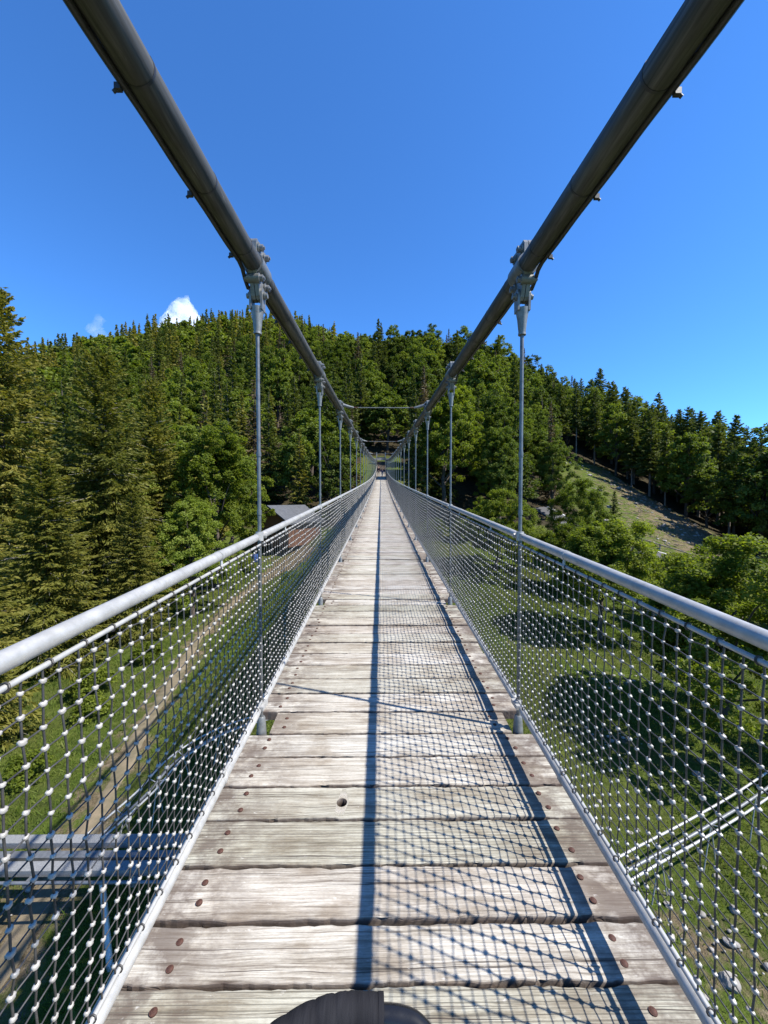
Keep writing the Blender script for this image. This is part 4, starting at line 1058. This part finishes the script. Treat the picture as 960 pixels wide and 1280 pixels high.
gt = empty('steel_gangway', (-5.9, 7.8, 1.2)); tag(gt, 'galvanised steel gangway with two grated strips low under the left net', 'gangway')
for (yy, w) in ((.44, .20), (-.19, .20)):
    b = MB(); b.box((0, yy, 0), (7.4, w, .035)); b.box((0, yy-w/2-.004, -.04), (7.4, .008, .12)); b.box((0, yy+w/2+.004, -.04), (7.4, .008, .12))
    x = -3.6
    while x < 3.65: b.box((x, yy, .0195), (.012, w-.01, .006)); x += .09
    b.build('grating', M_GRATE, gt)
b = MB(); b.tube([(-3.7, -.46, -.06), (3.7, -.46, -.06)], .03, 8); b.build('side_pipe', M_BEAM, gt)
b = MB(); b.box((0, .11, -.07), (7.4, .16, .10)); b.build('centre_beam', M_BEAM, gt)
for (a, c) in (((.35, -.40, -.08), (1.02, -1.12, -1.4)), ((.35, .50, -.08), (.35, .50, -1.4)), ((-2.9, -.40, -.08), (-2.9, -.40, -1.4)), ((-2.9, .50, -.08), (-2.9, .50, -1.4)), ((3.3, .5, -.08), (3.3, .5, -1.4))):
    b = MB(); b.tube([a, c], .055, 10); b.box((c[0], c[1], -1.2), (.22, .22, .02)); b.build('leg', M_GALV, gt)
for x in (-3.2, -1.1, 1.0, 3.1):
    b = MB(); b.box((x, .02, -.11), (.08, 1.0, .07)); b.build('cross_bar', M_BEAM, gt)

# brown hut at the wood's edge
hx, hy = -11.6, 47.5; hut = empty('wooden_hut', (hx, hy, gz(hx, hy)-.1), math.radians(-24)); tag(hut, 'brown timber hut with a dark grey roof left of the bridge', 'hut')
b = MB(); b.prism([(-2.6, 0), (2.6, 0), (2.6, 2.9), (0, 4.55), (-2.6, 2.9)], 1, -3.2, 3.2); b.build('wall', M_HUTWALL, hut)
for s in (-1, 1):
    b = MB(); b.prism([(s*.0, 4.62), (s*3.15, 2.62), (s*3.15, 2.78), (s*.0, 4.79)], 1, -3.7, 3.7); b.build('roof_slope', M_ROOF, hut)
d = MB(); d.box((-.4, -3.225, 1.05), (1.1, .05, 2.1)); dr = d.build('door', M_DOOR_SHADE, hut)
h = MB(); h.tube([(.02, -3.26, 1.05), (.02, -3.30, 1.05), (-.10, -3.30, 1.05)], .015, 6); h.build('handle', M_GALV, dr)
w = MB(); w.box((1.45, -3.22, 1.7), (.9, .06, .8)); wn = w.build('window', M_DOOR_SHADE, hut)
f = MB()
for (cx, cz, dx, dz) in ((1.45, 2.13, 1.06, .08), (1.45, 1.27, 1.06, .08), (.96, 1.7, .08, .78), (1.94, 1.7, .08, .78)): f.box((cx, -3.24, cz), (dx, .06, dz))
f.build('frame', M_BARK_PALE, wn)
bb = MB(); bx, by = -13.9, 42.2; z = gz(bx, by); bb.tube([(0, 0, 0), (0, 0, .06), (0, 0, .4), (0, 0, .78), (0, 0, .85)], [.28, .31, .33, .31, .28], 14)
for zz in (.28, .56): bb.tube([(0, 0, zz-.012), (0, 0, zz+.012)], .345, 14)
tag(bb.build('barrel', M_BLUE, None, (bx, by, z-.02)), 'small blue plastic barrel on the ground near the hut', 'barrel')

# ------------------------------------------------------------------ people on the bridge
def skin_mesh(name, J, Ed, R, mat, sub=2):
    me = bpy.data.meshes.new(name); me.from_pydata(J, Ed, []); o = bpy.data.objects.new(name, me); COL.objects.link(o)
    o.modifiers.new('s', 'SKIN'); sv = me.skin_vertices[0].data
    for v, q in zip(sv, R): v.radius = (q if isinstance(q, tuple) else (q, q))
    sv[0].use_root = True
    m2 = o.modifiers.new('d', 'SUBSURF'); m2.levels = sub; m2.render_levels = sub
    dg = bpy.context.evaluated_depsgraph_get(); nm = bpy.data.meshes.new_from_object(o.evaluated_get(dg)); nm.name = name
    bpy.data.objects.remove(o, do_unlink=True); nm.materials.clear(); nm.materials.append(mat)
    nm.polygons.foreach_set('use_smooth', [True]*len(nm.polygons)); return nm
def person(loc, rz, h, top, legs, label, stride=.16):
    k = h/1.72; P = empty('person', loc, rz); tag(P, label, 'person')
    J = [(0,0,.93),(0,.01,1.1),(0,.02,1.3),(0,.01,1.44),(0,-.02,1.53),(0,-.035,1.63),(0,-.03,1.71),
         (-.17,.02,1.40),(-.22,.03+stride*.3,1.14),(-.23,-.05+stride*.5,.90),(-.23,-.08+stride*.6,.80),
         (.17,.02,1.40),(.22,.03-stride*.3,1.14),(.23,-.08-stride*.3,.90),(.23,-.11-stride*.3,.80),
         (-.09,0,.86),(-.10,-.03-stride*.6,.48),(-.10,.02-stride,.09),(-.10,-.14-stride,.035),
         (.09,0,.86),(.10,-.02+stride*.7,.48),(.10,.07+stride*1.3,.12),(.10,-.07+stride*1.3,.04)]
    Eg = [(0,1),(1,2),(2,3),(3,4),(4,5),(5,6),(3,7),(7,8),(8,9),(9,10),(3,11),(11,12),(12,13),(13,14),(0,15),(15,16),(16,17),(17,18),(0,19),(19,20),(20,21),(21,22)]
    R = [(.14,.10),(.125,.09),(.15,.10),(.09,.07),.052,(.078,.095),(.07,.085),.055,.043,.034,.03,.055,.043,.034,.03,.085,.058,.042,.035,.085,.058,.042,.035]
    sc = lambda L: [tuple(c*k for c in p) for p in L]; rs = lambda L, f=1.0: [tuple(c*k*f for c in q) if isinstance(q, tuple) else q*k*f for q in L]
    body = link('body', skin_mesh('body', sc(J), Eg, rs(R), M_SKIN), P)
    ti = [0,1,2,3,7,8,9,11,12,13]; mp = {a: i for i, a in enumerate(ti)}
    link('shirt', skin_mesh('shirt', sc([J[i] for i in ti]), [(mp[a], mp[b]) for a, b in Eg if a in mp and b in mp], rs([R[i] for i in ti], 1.13), top), P)
    li = [0,15,16,17,19,20,21]; mp = {a: i for i, a in enumerate(li)}
    link('trousers', skin_mesh('trousers', sc([J[i] for i in li]), [(mp[a], mp[b]) for a, b in Eg if a in mp and b in mp], rs([R[i] for i in li], 1.14), legs), P)
    b = MB(); b.ball((0, .0, 1.675*k), (.092*k, .105*k, .10*k), 14, 8, 0); b.ball((0, .05*k, 1.60*k), (.085*k, .06*k, .10*k), 12, 6, 0)
    hd = b.build('hair', M_HAIR, P)
    f = MB(); f.ball((0, -.135*k, 1.625*k), (.014*k, .02*k, .022*k), 8, 5); f.build('nose', M_SKIN, P)
    for s in (-1, 1):
        e = MB(); e.ball((s*.033*k, -.122*k, 1.655*k), .011*k, 8, 5); e.build('eye', M_DOOR_SHADE, P)
        q = MB(); q.ball((s*.082*k, -.03*k, 1.64*k), (.014*k, .025*k, .035*k), 8, 5); q.build('ear', M_SKIN, P)
    mo = MB(); mo.ball((0, -.120*k, 1.583*k), (.024*k, .010*k, .006*k), 8, 4); mo.build('mouth', M_TEE, P)
    for s, w in ((-1, J[10]), (1, J[14])):                          # hands: palm, four curled fingers, thumb
        hm = MB(); w = Vector(w)*k
        hm.ball((w.x, w.y-.008*k, w.z-.045*k), (.016*k, .038*k, .045*k), 8, 6)
        for i, (dy, L) in enumerate(((-.032, .062), (-.011, .07), (.011, .066), (.03, .052))):
            p = Vector((w.x, w.y+(dy-.008)*k, w.z-.08*k)); hm.tube([p, p+Vector((-s*.008, -.006, -L*.55))*k, p+Vector((-s*.03, -.010, -L))*k], [.009*k, .0085*k, .007*k], 6)
        p = Vector((w.x-s*.008*k, w.y-.04*k, w.z-.03*k)); hm.tube([p, p+Vector((-s*.012, -.022, -.03))*k, p+Vector((-s*.018, -.026, -.055))*k], [.011*k, .010*k, .008*k], 6)
        hm.build('hand', M_SKIN, P)
    return P
person((-.40, 58.5, zdf(58.5)+.004), 0, 1.62, M_JACKET, M_JEANS, 'adult in dark clothes walking on the far part of the bridge deck')
person((.17, 57.8, zdf(57.8)+.004), .15, 1.22, M_TEE, M_SHORTS, 'child in mauve top walking beside the adult on the bridge deck', .12)

# ------------------------------------------------------------------ black push bar at the photographer's hands
pb = empty('push_bar', (0, .3, zdf(.3))); tag(pb, 'black push bar with creased fabric grip at the bottom edge', 'push bar')
base = Vector((0, .3, zdf(.3)))
G = [Vector(p)+Vector((0, 0, E))-base for p in ((-.345, .47, -.935), (-.30, .54, -.905), (-.245, .585, -.882), (-.175, .612, -.867), (-.115, .622, -.863), (-.055, .624, -.868))]
C = cr_pts(G, 14); b = MB(); rr = random.Random(4); rad = []
for i in range(len(C)):
    q = i/len(C); rad.append(.0245 + .0004*math.sin(i*.8) + rr.uniform(-.00035, .00035) - (.0011 if i in (9, 17, 22, 31, 36, 45, 52, 57, 63) else 0))
b.tube(C, rad, 28); b.build('grip', M_FABRIC, pb)
b = MB(); b.tube([C[-3], C[-1]+Vector((.004, 0, 0))], .0252, 28); b.build('grip_cuff', M_FABRIC, pb)
Tq = [Vector(p)+Vector((0, 0, E))-base for p in ((-.057, .624, -.871), (-.023, .622, -.872), (.007, .614, -.876), (.031, .592, -.886), (.043, .555, -.906), (.057, .48, -.955), (.062, .36, -1.12), (.067, .26, -1.425))]
b = MB(); b.tube(cr_pts(Tq, 8), .0155, 18); b.build('tube', M_TUBE, pb)
Tl = [G[0], Vector((-.345, .36, -1.0))+Vector((0, 0, E))-base, Vector((-.35, .30, -1.2))+Vector((0, 0, E))-base, Vector((-.353, .26, -1.425))+Vector((0, 0, E))-base]
b = MB(); b.tube(cr_pts(Tl, 8), .0155, 18); b.build('tube', M_TUBE, pb)
for x in (.067, -.353):
    b = MB(); q = Vector((x, .26, -1.45+E))-base; q.z = zdf(.26)-base.z; b.tube([(q.x, q.y, q.z+.002), (q.x, q.y, q.z+.07)], [.026, .021], 14); b.build('rubber_foot', M_BLACK, pb)

# ------------------------------------------------------------------ clouds behind the ridge
def cloud(name, label, c, blobs, dens, seed):
    m = bpy.data.materials.new(name); m.use_nodes = True; n = m.node_tree; n.nodes.clear()
    out = N(n, 'ShaderNodeOutputMaterial'); pv = N(n, 'ShaderNodeVolumePrincipled'); pv.inputs['Color'].default_value = (1, 1, 1, 1); pv.inputs['Anisotropy'].default_value = .0
    P = N(n, 'ShaderNodeTexCoord').outputs['Object']
    f = noise(n, P, .020, 6, .62); g = ramp(n, f, [(.40, (0, 0, 0)), (.60, (1, 1, 1))])
    n.links.new(math_(n, 'MULTIPLY', g, dens), pv.inputs['Density']); n.links.new(pv.outputs[0], out.inputs['Volume'])
    bm = bmesh.new()
    for (x, y, z, q) in blobs:
        bmesh.ops.create_icosphere(bm, subdivisions=4, radius=q, matrix=Matrix.Translation((x, y, z)))
    me = bpy.data.meshes.new(name); bm.to_mesh(me); bm.free(); me.materials.append(m)
    o = link(name, me, None, c)
    rm = o.modifiers.new('r', 'REMESH'); rm.mode = 'VOXEL'; rm.voxel_size = 5.0
    tx = bpy.data.textures.new(name, 'CLOUDS'); tx.noise_scale = 34; tx.noise_depth = 5
    dm = o.modifiers.new('d', 'DISPLACE'); dm.texture = tx; dm.strength = 40; dm.mid_level = .55
    dg = bpy.context.evaluated_depsgraph_get(); nm = bpy.data.meshes.new_from_object(o.evaluated_get(dg)); o.modifiers.clear(); o.data = nm
    return tag(o, label, 'cloud', kind='structure')
D = 1500
cloud('cumulus_cloud', 'small white cumulus cloud peeking over the left ridge', (-244/480*D, D, E+226/480*D), [(0, 0, -10, 62), (-45, 10, -40, 42), (38, 0, -35, 48), (5, 0, 32, 38), (0, 0, -70, 80), (-62, 0, -70, 45), (-34, 0, 40, 13), (18, 0, 52, 20)], .03, 1)
cloud('wisp_cloud', 'faint wisp of cloud low over the left ridge', (-348/480*D, D, E+212/480*D), [(0, 0, 0, 30), (8, 0, 32, 22), (12, 0, -30, 30)], .006, 2)
